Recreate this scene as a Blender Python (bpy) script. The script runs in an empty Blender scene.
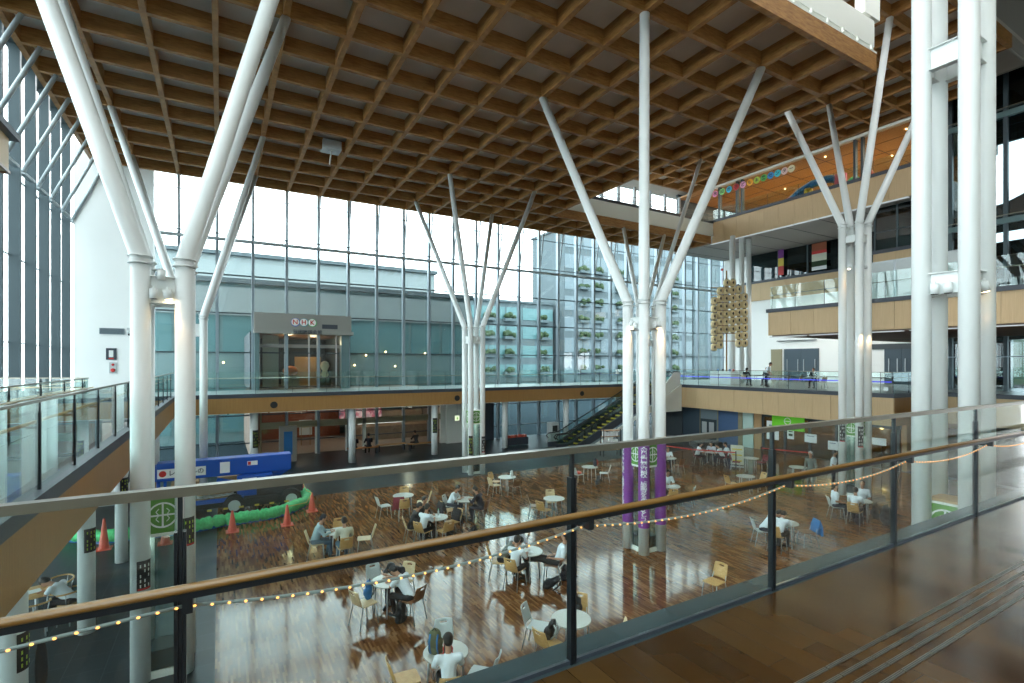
import bpy, bmesh, math, random
from mathutils import Vector, Matrix
random.seed(7)
S = bpy.context.scene
COL = S.collection
PI = math.pi
EYE = 1.53            # eye height over the gallery floor (z = 0)
GZ = -3.97            # hall floor
G = 1.787             # structural grid


# ---------------------------------------------------------------- materials
def nmat(name):
    m = bpy.data.materials.new(name); m.use_nodes = True
    nt = m.node_tree; b = nt.nodes['Principled BSDF']
    return m, nt, b

def mat(name, col, rough=.5, metal=0., spec=.5, emit=None, es=1., bump=0., bscale=60, var=0.):
    m, nt, b = nmat(name)
    b.inputs['Base Color'].default_value = (*col, 1)
    b.inputs['Roughness'].default_value = rough
    b.inputs['Metallic'].default_value = metal
    b.inputs['Specular IOR Level'].default_value = spec
    if emit:
        b.inputs['Emission Color'].default_value = (*emit, 1)
        b.inputs['Emission Strength'].default_value = es
    if var or bump:
        tc = nt.nodes.new('ShaderNodeTexCoord'); n = nt.nodes.new('ShaderNodeTexNoise')
        n.inputs['Scale'].default_value = bscale; n.inputs['Detail'].default_value = 4
        nt.links.new(tc.outputs['Object'], n.inputs['Vector'])
        if var:
            r = nt.nodes.new('ShaderNodeMixRGB'); r.blend_type = 'MIX'
            r.inputs[1].default_value = (*[c * (1 - var) for c in col], 1)
            r.inputs[2].default_value = (*[min(1, c * (1 + var)) for c in col], 1)
            nt.links.new(n.outputs['Fac'], r.inputs[0]); nt.links.new(r.outputs[0], b.inputs['Base Color'])
        if bump:
            bp = nt.nodes.new('ShaderNodeBump'); bp.inputs['Strength'].default_value = bump
            bp.inputs['Distance'].default_value = .01
            nt.links.new(n.outputs['Fac'], bp.inputs['Height']); nt.links.new(bp.outputs[0], b.inputs['Normal'])
    return m

def wood(name, c1, c2, stretch=(1, 1, 1), scale=3, rough=.45):
    m, nt, b = nmat(name)
    tc = nt.nodes.new('ShaderNodeTexCoord'); mp = nt.nodes.new('ShaderNodeMapping')
    mp.inputs['Scale'].default_value = stretch
    n = nt.nodes.new('ShaderNodeTexNoise'); n.inputs['Scale'].default_value = scale
    n.inputs['Detail'].default_value = 6; n.inputs['Distortion'].default_value = .6
    r = nt.nodes.new('ShaderNodeValToRGB')
    r.color_ramp.elements[0].position = .3; r.color_ramp.elements[1].position = .7
    r.color_ramp.elements[0].color = (*c1, 1); r.color_ramp.elements[1].color = (*c2, 1)
    L = nt.links.new
    L(tc.outputs['Object'], mp.inputs[0]); L(mp.outputs[0], n.inputs['Vector'])
    L(n.outputs['Fac'], r.inputs[0]); L(r.outputs[0], b.inputs['Base Color'])
    b.inputs['Roughness'].default_value = rough
    return m

def boards(name, cols, bw, bh, rough, along_y=True, coat=0., mortar=.0, mcol=(.02, .015, .01), bump=.0, rvar=0., spec=.5):
    """strip or plank floor: one colour per board picked at random"""
    m, nt, b = nmat(name); L = nt.links.new; N = nt.nodes.new
    tc = N('ShaderNodeTexCoord'); mp = N('ShaderNodeMapping')
    if along_y: mp.inputs['Rotation'].default_value = (0, 0, PI / 2)
    br = N('ShaderNodeTexBrick')
    br.inputs['Scale'].default_value = 1; br.inputs['Brick Width'].default_value = bw
    br.inputs['Row Height'].default_value = bh; br.inputs['Mortar Size'].default_value = mortar
    br.inputs['Color1'].default_value = (0, 0, 0, 1); br.inputs['Color2'].default_value = (1, 1, 1, 1)
    br.inputs['Mortar'].default_value = (.5, .5, .5, 1)
    br.offset = .37; br.offset_frequency = 2; br.squash = 1
    L(tc.outputs['Object'], mp.inputs[0]); L(mp.outputs[0], br.inputs['Vector'])
    r = N('ShaderNodeValToRGB'); r.color_ramp.interpolation = 'LINEAR'
    e = r.color_ramp.elements
    while len(e) < len(cols): e.new(.5)
    for i, c in enumerate(cols):
        e[i].position = i / (len(cols) - 1); e[i].color = (*c, 1)
    L(br.outputs['Color'], r.inputs[0])
    n = N('ShaderNodeTexNoise'); n.inputs['Scale'].default_value = 1.2; n.inputs['Detail'].default_value = 5
    L(tc.outputs['Object'], n.inputs['Vector'])
    mx = N('ShaderNodeMixRGB'); mx.blend_type = 'MULTIPLY'; mx.inputs[0].default_value = .5
    L(r.outputs[0], mx.inputs[1]); L(n.outputs['Fac'], mx.inputs[2])
    m2 = N('ShaderNodeMixRGB'); m2.inputs[2].default_value = (*mcol, 1)
    L(br.outputs['Fac'], m2.inputs[0]); L(mx.outputs[0], m2.inputs[1]); L(m2.outputs[0], b.inputs['Base Color'])
    b.inputs['Roughness'].default_value = rough
    b.inputs['Specular IOR Level'].default_value = spec
    if rvar:
        mr = N('ShaderNodeMapRange'); mr.inputs['To Min'].default_value = max(.02, rough - rvar); mr.inputs['To Max'].default_value = rough + rvar
        L(br.outputs['Color'], mr.inputs[0]); L(mr.outputs[0], b.inputs['Roughness'])
    if coat:
        b.inputs['Coat Weight'].default_value = coat; b.inputs['Coat Roughness'].default_value = .08
    if bump:
        bp = N('ShaderNodeBump'); bp.inputs['Strength'].default_value = bump; bp.inputs['Distance'].default_value = .002
        n2 = N('ShaderNodeTexNoise'); n2.inputs['Scale'].default_value = 3.; 
        mpp = N('ShaderNodeMapping'); mpp.inputs['Scale'].default_value = (6, 1, 1)
        L(tc.outputs['Object'], mpp.inputs[0]); L(mpp.outputs[0], n2.inputs['Vector'])
        L(n2.outputs['Fac'], bp.inputs['Height']); L(bp.outputs[0], b.inputs['Normal'])
    return m

def glass(name, tint=(.9, .96, .95), ior=1.5, rough=0., strength=1.):
    m = bpy.data.materials.new(name); m.use_nodes = True
    nt = m.node_tree; nt.nodes.clear(); N = nt.nodes.new; L = nt.links.new
    t = N('ShaderNodeBsdfTransparent'); t.inputs[0].default_value = (*tint, 1)
    g = N('ShaderNodeBsdfGlossy'); g.inputs['Roughness'].default_value = rough
    g.inputs[0].default_value = (strength, strength, strength, 1)
    f = N('ShaderNodeFresnel'); ge = N('ShaderNodeNewGeometry'); mr = N('ShaderNodeMapRange')
    mr.inputs['To Min'].default_value = ior; mr.inputs['To Max'].default_value = 1 / ior
    L(ge.outputs['Backfacing'], mr.inputs[0]); L(mr.outputs[0], f.inputs[0])
    mx = N('ShaderNodeMixShader'); o = N('ShaderNodeOutputMaterial')
    L(f.outputs[0], mx.inputs[0]); L(t.outputs[0], mx.inputs[1]); L(g.outputs[0], mx.inputs[2]); L(mx.outputs[0], o.inputs[0])
    return m

def emis(name, col, s):
    return mat(name, tuple(c * .5 for c in col), .6, emit=col, es=s)

M = {}
M['white'] = mat('white_paint', (.73, .77, .76), .38, var=.03, bscale=1.5)
M['white_wall'] = mat('white_wall_board', (.90, .92, .90), .6, var=.02, bscale=1)
M['offwhite'] = mat('offwhite_panel', (.80, .83, .77), .5)
M['timber'] = wood('laminated_timber', (.24, .100, .021), (.43, .22, .066), (1, 1, 6), 3, .5)
M['board'] = mat('ceiling_board', (.58, .54, .49), .85, var=.08, bscale=2)
M['plank'] = boards('gallery_floor', [(.042, .018, .0045), (.070, .032, .008), (.105, .053, .014), (.054, .024, .006)], 1.15, .15, .17, True, 0, .0015, (.010, .005, .002), .05, .03, .22)
M['strip'] = boards('hall_strip_floor', [(.085, .030, .009), (.20, .078, .026), (.135, .050, .016), (.25, .108, .040), (.37, .19, .078), (.16, .060, .020)], .36, .040, .085, True, 0, .0, bump=.0, rvar=.01, spec=.21)
M['tile'] = boards('dark_slate_tile', [(.017, .032, .040), (.021, .038, .047), (.025, .044, .054)], .6, .6, .28, True, 0, .006, (.05, .07, .08), .0, .0, .14)
M['slab'] = mat('blue_grey_stone', (.038, .062, .072), .25, var=.06, bscale=20)
M['edge'] = mat('charcoal_edge', (.042, .052, .068), .45)
M['fascia'] = wood('honey_timber_panel', (.30, .15, .040), (.38, .20, .06), (14, 14, .3), 4, .5)
M['fascia_pale'] = wood('pale_maple_panel', (.52, .36, .19), (.60, .43, .24), (14, 14, .3), 4, .5)
M['steel'] = mat('brushed_steel', (.23, .22, .18), .3, .9)
M['mull'] = mat('aluminium_mullion', (.26, .32, .36), .4, .5)
M['mull_dark'] = mat('dark_mullion', (.05, .075, .085), .4, .3)
M['strut'] = mat('zinc_strut', (.42, .48, .50), .45, .2)
M['fin'] = mat('pale_blue_fin', (.30, .34, .36), .5, .0)
M['post'] = mat('black_post', (.012, .016, .020), .35, .3)
M['rail_wood'] = wood('varnished_handrail', (.12, .056, .007), (.18, .088, .014), (.3, 8, 8), 5, .28)
M['glass'] = glass('rail_glass', (.90, .965, .95))
M['glass_wall'] = glass('window_glass', (.88, .95, .96), 1.45, 0, .8)
M['glass_teal'] = glass('teal_glass', (.42, .50, .52), 1.6)
M['glass_dark'] = glass('dark_glass', (.16, .26, .27), 1.7)
M['soffit'] = mat('grey_soffit', (.36, .34, .315), .8)
M['soffit_brown'] = mat('brown_soffit', (.20, .15, .12), .8)
M['black'] = mat('matt_black', (.012, .013, .015), .6)
M['dark'] = mat('dark_interior', (.07, .085, .095), .8)
M['ply'] = wood('chair_plywood', (.50, .29, .10), (.62, .39, .16), (1, 1, 4), 8, .4)
M['ply_pale'] = wood('pale_plywood', (.62, .46, .26), (.72, .56, .34), (1, 1, 4), 8, .4)
M['ply_dark'] = wood('brown_plywood', (.17, .075, .03), (.24, .11, .045), (1, 1, 4), 8, .4)
M['plastic'] = mat('grey_white_plastic', (.50, .54, .54), .4)
M['maroon'] = mat('maroon_fabric', (.20, .02, .035), .8)
M['chrome'] = mat('satin_metal', (.45, .48, .5), .35, .6)
M['tabletop'] = mat('table_laminate', (.50, .50, .46), .3)
M['shirt'] = mat('white_cotton', (.72, .78, .83), .8, bump=.4, bscale=25)
M['skin'] = mat('skin', (.42, .22, .14), .6)
M['hair'] = mat('black_hair', (.008, .007, .007), .5)
M['eye'] = mat('eye_dark', (.01, .01, .01), .3)
M['navy'] = mat('navy_cloth', (.012, .016, .03), .8)
M['blackcloth'] = mat('black_cloth', (.010, .011, .014), .8)
M['jean'] = mat('blue_jean', (.07, .12, .17), .8)
M['paleblue'] = mat('pale_blue_shirt', (.36, .50, .55), .8)
M['cream'] = mat('cream_jacket', (.62, .62, .50), .8)
M['greysuit'] = mat('grey_jacket', (.14, .155, .14), .8)
M['green'] = mat('sign_green', (.13, .50, .015), .5, emit=(.13, .62, .02), es=.06)
M['green_dark'] = mat('case_green', (.085, .27, .03), .5)
M['signwhite'] = mat('sign_white', (.8, .82, .8), .5)
M['purple'] = mat('purple_banner', (.20, .035, .26), .6)
M['red'] = mat('red', (.55, .03, .025), .5)
M['orange'] = mat('cone_red', (.62, .09, .05), .5)
M['blue'] = mat('machine_blue', (.012, .085, .42), .35)
M['netgreen'] = mat('mesh_green', (.10, .80, .24), .6, bump=1, bscale=14, var=.6)
M['yellow'] = mat('yellow', (.65, .50, .06), .5)
M['lime'] = mat('lime_text', (.42, .60, .06), .5)
M['card'] = mat('cardboard', (.42, .29, .16), .8)
M['paper'] = mat('paper', (.78, .82, .82), .7)
M['rubber'] = mat('rubber', (.02, .02, .02), .7)
M['foliage'] = mat('foliage', (.016, .040, .012), .8, bump=1, bscale=8, var=.5)
M['bld'] = mat('pale_facade', (.085, .115, .125), .9, spec=.1, var=.05, bscale=.2)
M['bld2'] = mat('pale_facade_bright', (.085, .110, .120), .9, spec=.1, var=.05, bscale=.2)
M['bld3'] = mat('pale_band', (.19, .235, .24), .7)
M['bldteal'] = mat('teal_facade', (.05, .10, .11), .25)
M['bldteal2'] = mat('light_teal_facade', (.105, .175, .18), .3)
M['pave'] = mat('paving', (.022, .034, .040), .9, spec=0, var=.1, bscale=1)
M['warmwall'] = mat('warm_timber_wall', (.42, .27, .13), .6)
M['brick'] = mat('brick_red_panel', (.28, .075, .03), .6)
M['lantern'] = mat('lantern_paper', (.74, .60, .34), .7, var=.1, bscale=8)
M['bulb'] = emis('warm_bulb', (1., .42, .10), .9)
M['spoton'] = emis('spot_lens', (1., .72, .40), 8)
M['lampwhite'] = emis('lamp_white', (1, .93, .82), .8)
M['strip_light'] = emis('soffit_strip', (.85, .92, .95), .12)
M['warmlamp'] = emis('warm_lamp', (1., .62, .25), 6)
M['rope'] = mat('clear_rope', (.20, .26, .25), .3)
M['bluebag'] = mat('blue_bag', (.02, .16, .42), .6)
M['beigebox'] = mat('khaki', (.30, .27, .17), .7)


# ---------------------------------------------------------------- mesh builder
class MB:
    def __init__(s): s.bm = bmesh.new(); s.mi = 0
    def _m(s, fs, smooth=False):
        for f in fs:
            f.material_index = s.mi
            if smooth: f.smooth = True
    def box(s, x0, x1, y0, y1, z0, z1, rz=0., c=None):
        vs = [s.bm.verts.new((x, y, z)) for z in (z0, z1) for y in (y0, y1) for x in (x0, x1)]
        if rz:
            cc = Vector(c) if c else Vector(((x0 + x1) / 2, (y0 + y1) / 2, 0))
            R = Matrix.Rotation(rz, 3, 'Z')
            for v in vs: v.co = R @ (v.co - cc) + cc
        fs = [s.bm.faces.new([vs[i] for i in q]) for q in ((0, 2, 3, 1), (4, 5, 7, 6), (0, 1, 5, 4), (2, 6, 7, 3), (0, 4, 6, 2), (1, 3, 7, 5))]
        s._m(fs); return vs
    def bar(s, p0, p1, w, h, up=(0, 0, 1)):
        """rectangular bar from p0 to p1, w sideways, h along up"""
        p0, p1 = Vector(p0), Vector(p1); d = (p1 - p0).normalized(); up = Vector(up)
        sd = d.cross(up)
        if sd.length < 1e-4: sd = d.cross(Vector((1, 0, 0)))
        sd.normalize(); u = sd.cross(d).normalized()
        vs = []
        for p in (p0, p1):
            for a, b in ((-1, -1), (1, -1), (1, 1), (-1, 1)):
                vs.append(s.bm.verts.new(p + sd * a * w / 2 + u * b * h / 2))
        fs = [s.bm.faces.new([vs[i] for i in q]) for q in ((0, 1, 2, 3), (7, 6, 5, 4), (0, 4, 5, 1), (1, 5, 6, 2), (2, 6, 7, 3), (3, 7, 4, 0))]
        s._m(fs); return vs
    def tube(s, pts, rad, n=12, caps=True, smooth=True):
        pts = [Vector(p) for p in pts]
        if not hasattr(rad, '__len__'): rad = [rad] * len(pts)
        rings = []; ref = None
        for i, p in enumerate(pts):
            if i == 0: d = pts[1] - p
            elif i == len(pts) - 1: d = p - pts[i - 1]
            else: d = (pts[i + 1] - p).normalized() + (p - pts[i - 1]).normalized()
            d.normalize()
            if ref is None:
                ref = Vector((0, 0, 1)) if abs(d.z) < .9 else Vector((1, 0, 0))
            a = d.cross(ref)
            if a.length < 1e-3: a = d.cross(Vector((0, 1, 0)))
            a.normalize(); b = a.cross(d).normalized(); ref = b
            rings.append([s.bm.verts.new(p + (a * math.cos(2 * PI * k / n) + b * math.sin(2 * PI * k / n)) * rad[i]) for k in range(n)])
        for r0, r1 in zip(rings, rings[1:]):
            s._m([s.bm.faces.new((r0[k], r0[(k + 1) % n], r1[(k + 1) % n], r1[k])) for k in range(n)], smooth)
        if caps:
            s._m([s.bm.faces.new(rings[0][::-1]), s.bm.faces.new(rings[-1])])
    def lathe(s, prof, c=(0, 0, 0), n=20, smooth=True, caps=True):
        rings = []
        for r, z in prof:
            rings.append([s.bm.verts.new((c[0] + r * math.cos(2 * PI * k / n), c[1] + r * math.sin(2 * PI * k / n), c[2] + z)) for k in range(n)])
        for r0, r1 in zip(rings, rings[1:]):
            s._m([s.bm.faces.new((r0[k], r0[(k + 1) % n], r1[(k + 1) % n], r1[k])) for k in range(n)], smooth)
        if caps: s._m([s.bm.faces.new(rings[0][::-1]), s.bm.faces.new(rings[-1])])
    def ball(s, c, r, sc=(1, 1, 1), n=12, m=8, rot=None):
        R = rot or Matrix.Identity(3); c = Vector(c)
        rings = []
        for j in range(1, m):
            t = PI * j / m
            rings.append([s.bm.verts.new(c + R @ Vector((r * sc[0] * math.sin(t) * math.cos(2 * PI * k / n), r * sc[1] * math.sin(t) * math.sin(2 * PI * k / n), r * sc[2] * math.cos(t)))) for k in range(n)])
        a = s.bm.verts.new(c + R @ Vector((0, 0, r * sc[2]))); b = s.bm.verts.new(c - R @ Vector((0, 0, r * sc[2])))
        fs = []
        for r0, r1 in zip(rings, rings[1:]): fs += [s.bm.faces.new((r0[k], r1[k], r1[(k + 1) % n], r0[(k + 1) % n])) for k in range(n)]
        fs += [s.bm.faces.new((a, rings[0][k], rings[0][(k + 1) % n])) for k in range(n)]
        fs += [s.bm.faces.new((b, rings[-1][(k + 1) % n], rings[-1][k])) for k in range(n)]
        s._m(fs, True)
    def prism(s, poly, axis, a0, a1):
        """extrude a 2-D polygon along axis ('x','y','z')"""
        def P(u, v, a): return {'x': (a, u, v), 'y': (u, a, v), 'z': (u, v, a)}[axis]
        A = [s.bm.verts.new(P(u, v, a0)) for u, v in poly]; B = [s.bm.verts.new(P(u, v, a1)) for u, v in poly]
        n = len(poly)
        fs = [s.bm.faces.new(A[::-1]), s.bm.faces.new(B)] + [s.bm.faces.new((A[i], A[(i + 1) % n], B[(i + 1) % n], B[i])) for i in range(n)]
        s._m(fs)
    def xf(s, mtx): bmesh.ops.transform(s.bm, matrix=mtx, verts=s.bm.verts)
    def mesh(s, name):
        bmesh.ops.recalc_face_normals(s.bm, faces=s.bm.faces)
        me = bpy.data.meshes.new(name); s.bm.to_mesh(me); s.bm.free(); return me
    def out(s, name, mats, parent=None, **kw):
        me = s.mesh(name)
        if not isinstance(mats, (list, tuple)): mats = [mats]
        for m in mats: me.materials.append(M[m] if isinstance(m, str) else m)
        return link(name, me, parent, **kw)

def props(o, label=None, cat=None, group=None, kind=None):
    if label: o['label'] = label
    if cat: o['category'] = cat
    if group: o['group'] = group
    if kind: o['kind'] = kind
    return o
def link(name, data, parent=None, loc=None, rz=None, **kw):
    o = bpy.data.objects.new(name, data); COL.objects.link(o)
    if parent: o.parent = parent
    if loc: o.location = loc
    if rz is not None: o.rotation_euler = (0, 0, rz)
    return props(o, **kw)
def empty(name, loc=(0, 0, 0), rz=0., **kw):
    o = link(name, None, None, loc, rz, **kw); o.empty_display_size = .1; return o
def bevel(o, w=.005, seg=2):
    m = o.modifiers.new('bevel', 'BEVEL'); m.width = w; m.segments = seg; m.limit_method = 'ANGLE'; return o
def dup(root, loc, rz=0., label=None, group=None):
    r = root.copy(); COL.objects.link(r); r.location = loc; r.rotation_euler = (0, 0, rz)
    if label: r['label'] = label
    if group: r['group'] = group
    for ch in list(root.children):
        c = ch.copy(); COL.objects.link(c); c.parent = r
        for g in list(ch.children):
            d = g.copy(); COL.objects.link(d); d.parent = c
    return r

_txt = {}
def textmesh(body, size, depth=.004, align='CENTER', spacing=1.):
    k = (body, size, depth, align, spacing)
    if k in _txt: return _txt[k]
    cu = bpy.data.curves.new('lettering', 'FONT'); cu.body = body; cu.size = size; cu.extrude = depth / 2
    cu.align_x = align; cu.align_y = 'CENTER'; cu.space_line = spacing; cu.offset = size * .012; cu.resolution_u = 2
    o = bpy.data.objects.new('tmp', cu); COL.objects.link(o)
    dg = bpy.context.evaluated_depsgraph_get(); dg.update()
    me = bpy.data.meshes.new_from_object(o.evaluated_get(dg)); me.name = 'lettering'
    bpy.data.objects.remove(o); bpy.data.curves.remove(cu); _txt[k] = me
    return me
def text(body, size, loc, face, m, parent=None, name='lettering', depth=.004, spacing=1., bold=0.):
    """face: direction angle (deg, world) the lettering faces towards"""
    me = textmesh(body, size, depth, 'CENTER', spacing).copy(); me.materials.clear(); me.materials.append(M[m])
    o = link(name, me, parent, loc); o.rotation_euler = (PI / 2, 0, math.radians(face) + PI / 2)
    return o


# ---------------------------------------------------------------- setting: floors
def struct(name, mb, m, **kw): return mb.out(name, m, None, kind='structure', **kw)
b = MB(); b.box(-.08, 29.9, -3, 22.35, GZ - .05, GZ)
struct('floor', b, 'strip', label='glossy brown timber strip floor of the hall')
b = MB(); b.box(-6.6, -.08, -8, 33.2, GZ - .05, GZ - .001); b.box(-.08, 46, 22.35, 33.2, GZ - .05, GZ - .001); b.box(29.9, 46, -8, 22.35, GZ - .05, GZ - .001); b.box(-.08, 29.9, -8, -3, GZ - .05, GZ - .001)
struct('floor', b, 'tile', label='dark slate tiles around the timber floor')
b = MB(); b.box(-60, 140, 33.6, 140, GZ - .3, GZ - .12); b.box(-60, -6.9, -60, 33.6, GZ - .3, GZ - .12); b.box(46.5, 140, -60, 33.6, GZ - .3, GZ - .12)
struct('pavement', b, 'pave')
# gallery we stand on
b = MB(); b.box(-6.5, 12, -6, 2.06, -.10, 0); b.box(12, 28, -6, 2.06, -.10, 0)
struct('floor', b, 'plank', label='dark brown plank floor of the near gallery')
b = MB(); b.box(-1.8, 28, 2.055, 2.27, -.12, -.012); b.box(-1.8, 28, 2.24, 2.29, -.40, -.013)
struct('trim_1', b, 'slab', label='blue grey stone kerb of the near gallery')
b = MB(); b.box(-6.5, 28, -6, 2.235, -.9, -.13)
struct('gallery_slab', b, 'fascia')
# metal strips let into the gallery floor
for i, y in enumerate((1.414, 1.346, 1.280, 1.213)):
    b = MB()
    x = .2
    while x < 14:
        b.box(x, x + .295, y - .011, y + .011, .0005, .006); x += .305
    ob = b.out('guide_strip', 'steel', None, label='%s grooved metal strip set in the brown plank floor' % ('farthest', 'second farthest', 'third farthest', 'nearest')[i], cat='guide strip', group='metal guide strips in the gallery floor')
    b = MB(); x = .2
    while x < 14:
        for k in (-.0045, .0045): b.box(x + .006, x + .289, y + k - .0016, y + k + .0016, .0055, .0068)
        x += .305
    b.out('groove', 'black', ob)

# left gallery and far walkway
b = MB(); b.box(-6.4, -1.8, 2.24, 28.2, -.10, 0)
struct('floor', b, mat('left_gallery_floor', (.10, .15, .17), .25), label='grey floor of the left gallery')
b = MB(); b.box(-6.4, 29.3, 28.2, 32.9, -.10, 0)
struct('walkway_floor', b, mat('walkway_floor', (.22, .26, .27), .35))
def fascia(name, mb_edge, mb_wood, wood_m='fascia', z0=-.9, z1=0, **kw): pass
b = MB(); b.box(-2.1, -1.78, 2.30, 28.2, -.17, .02); b.box(-1.78, 28.9, 28.18, 28.42, -.17, .02)
struct('trim_2', b, 'edge', label='charcoal slab edge')
b = MB(); b.box(-2.05, -1.80, 2.30, 28.2, -.92, -.17); b.box(-1.80, 28.9, 28.2, 28.4, -.92, -.17)
struct('trim_3', b, 'fascia', label='honey timber fascia under the slab edge')
b = MB(); b.box(-6.4, -2.05, 2.24, 28.3, -.90, -.10); b.box(-6.4, 28.9, 28.4, 32.9, -.90, -.10)
struct('walkway_slab', b, 'soffit')
# white light strips below the walkway fascia
b = MB(); x = -1.4
while x < 28: b.box(x, x + 1.7, 28.22, 28.38, -.945, -.921); x += 1.787
struct('trim_4', b, 'offwhite', label='white metal strip under the timber fascia')
# right block, level 2
b = MB(); b.box(29, 43.4, 12.35, 26.8, -.10, 0); b.box(33, 43.4, -2, 12.35, -.10, 0); b.box(29, 43.4, 26.8, 32.9, -.10, 0)
struct('floor', b, mat('right_gallery_floor', (.20, .21, .20), .3), label='floor of the right gallery')
b = MB(); b.box(28.9, 29.15, 12.3, 26.95, -.19, .02); b.box(29.15, 33, 12.3, 12.5, -.19, .02); b.box(28.9, 29.15, 26.95, 28.4, -.19, .02)
struct('trim_5', b, 'edge')
def panel_fascia(name, x, y0, y1, z0, z1, m, step=1.2, thick=.12, gap=.012, along='y', label=None):
    b = MB(); a = y0
    while a < y1 - .01:
        e = min(a + step, y1)
        if along == 'y': b.box(x, x + thick, a + gap / 2, e - gap / 2, z0, z1)
        else: b.box(a + gap / 2, e - gap / 2, x, x + thick, z0, z1)
        a = e
    return struct(name, b, m, label=label)
panel_fascia('trim_6', 28.93, 12.33, 26.9, -1.60, -.19, 'fascia_pale', 1.0, label='honey maple fascia panels of the right gallery')
panel_fascia('trim_6', 26.82, 28.93, 29.9, -1.60, -.19, 'fascia', 1.0, along='x')
panel_fascia('trim_6', 12.33, 29.06, 33, -1.60, -.19, 'fascia', 1.0, along='x')
panel_fascia('trim_6', 32.86, -2, 12.3, -1.60, -.19, 'fascia_pale', 1.2); b = MB(); b.box(32.8, 33.05, -2, 12.3, -.19, .02); struct('trim_5', b, 'edge')
b = MB(); b.box(29.08, 43.4, 12.5, 32.9, -1.58, -.10); b.box(33, 43.4, -2, 12.5, -1.58, -.10)
struct('gallery_slab', b, 'soffit')

# ---------------------------------------------------------------- walls
b = MB(); b.box(-6.2, -3.0, 32.25, 32.75, GZ, 12.3)
struct('wall_far', b, 'white_wall', label='white wall beside the far glazing')
b = MB(); b.box(-6.9, 46, -8.3, -8, GZ, 16.8)
struct('wall_behind', b, 'offwhite')
b = MB(); b.box(-6.9, 26, -8, 7.0, 16.4, 16.7)
struct('ceiling', b, 'board', label='board ceiling over the near gallery')
b = MB(); b.box(25.9, 49, -8.3, 14.4, 24.2, 24.4); b.box(25.9, 26.1, -8.3, 8.9, 16.4, 24.2); b.box(26, 49, -8.3, -8, 14, 24.2); b.box(26, 36.3, 8.98, 9.1, 16.4, 24.2); b.box(36.3, 36.5, 9, 14.4, 17.1, 24.2); b.box(36.3, 49, 14.3, 14.5, 16.7, 24.2); struct('roof', b, 'soffit')  # raised roof and side walls, added to shut sky light out at the right
# right block wall above level 2
b = MB(); b.box(43.2, 43.6, 12, 33, 0, 7.33)
struct('wall_right', b, 'white_wall', label='white wall behind the right gallery')
panel_fascia('trim_7', 43.05, 17, 31.5, 7.33, 8.93, 'fascia_pale', 1.2, label='maple panel band below the upper windows')
b = MB(); b.box(43.0, 43.2, 17, 31.5, 8.93, 9.15); struct('trim_8', b, 'edge')
b = MB(); b.box(43.3, 43.36, 17, 30.2, 9.15, 11.63)
w = b.out('window_4', 'glass_dark', None, kind='structure', label='dark shop window on the third level')
b = MB()
for y in (17, 19.6, 22.2, 24.8, 27.4, 30.2): b.box(43.22, 43.40, y - .05, y + .05, 9.15, 11.63)
b.out('frame', 'mull_dark', w)
b = MB(); b.box(47.5, 47.7, 16, 33, 8, 12); struct('wall_right', b, 'dark')
b = MB(); b.box(43.6, 47.6, 16, 33, 8.9, 9.0); struct('floor', b, 'dark')
b = MB(); b.box(43.1, 43.5, 30.2, 33.2, 9.15, 11.7); struct('wall_right', b, 'white_wall')
# nearer block X = 37
b = MB(); b.box(37.0, 37.25, 14.4, 16.9, 3.0, 7.6); struct('wall_right', b, 'dark')
panel_fascia('trim_7', 36.9, 14.4, 16.9, 7.4, 8.62, 'fascia_pale', 1.2)
b = MB(); b.box(36.85, 37.1, 14.4, 16.95, 8.62, 8.85); struct('trim_8', b, 'edge')
b = MB(); b.box(37.05, 37.1, 14.4, 16.9, 8.85, 11.6); w = b.out('window_5', 'glass_dark', None, kind='structure')
b = MB()
for y in (14.45, 15.6, 16.85): b.box(37.0, 37.15, y - .04, y + .04, 8.85, 11.6)
b.box(37.0, 37.15, 14.4, 16.9, 10.0, 10.05); b.out('frame', 'mull_dark', w)
b = MB(); b.box(37.1, 43.2, 16.75, 16.95, 4.4, 11.6); struct('wall_right', b, 'dark')
# soffit of level 4 and its slab
b = MB(); b.box(36.1, 46.6, 14.4, 33, 11.63, 11.75)
for y in range(9, 33): pass
struct('ceiling', b, 'soffit', label='grey panelled soffit below the fourth level')
b = MB(); y = 15.2
while y < 33: b.box(36.12, 46, y, y + .03, 11.61, 11.632); y += 2.4
struct('trim_9', b, 'edge')
b = MB(); y = 14.6
while y < 28.4: b.box(35.92, 36.2, y, y + 1.66, 11.575, 11.62); y += 1.787
struct('trim_10', b, 'strip_light', label='white luminous strips below the fourth level fascia')
b = MB(); b.box(36.1, 46.6, 14.4, 33, 11.75, 13.5); struct('gallery_slab', b, 'soffit')
panel_fascia('trim_7', 35.95, 14.4, 28.6, 11.63, 13.36, 'fascia_pale', 1.19, label='tall maple fascia panels of the fourth level')
b = MB(); b.box(35.85, 36.2, 14.4, 28.75, 13.36, 13.56); struct('trim_8', b, 'edge')
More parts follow.
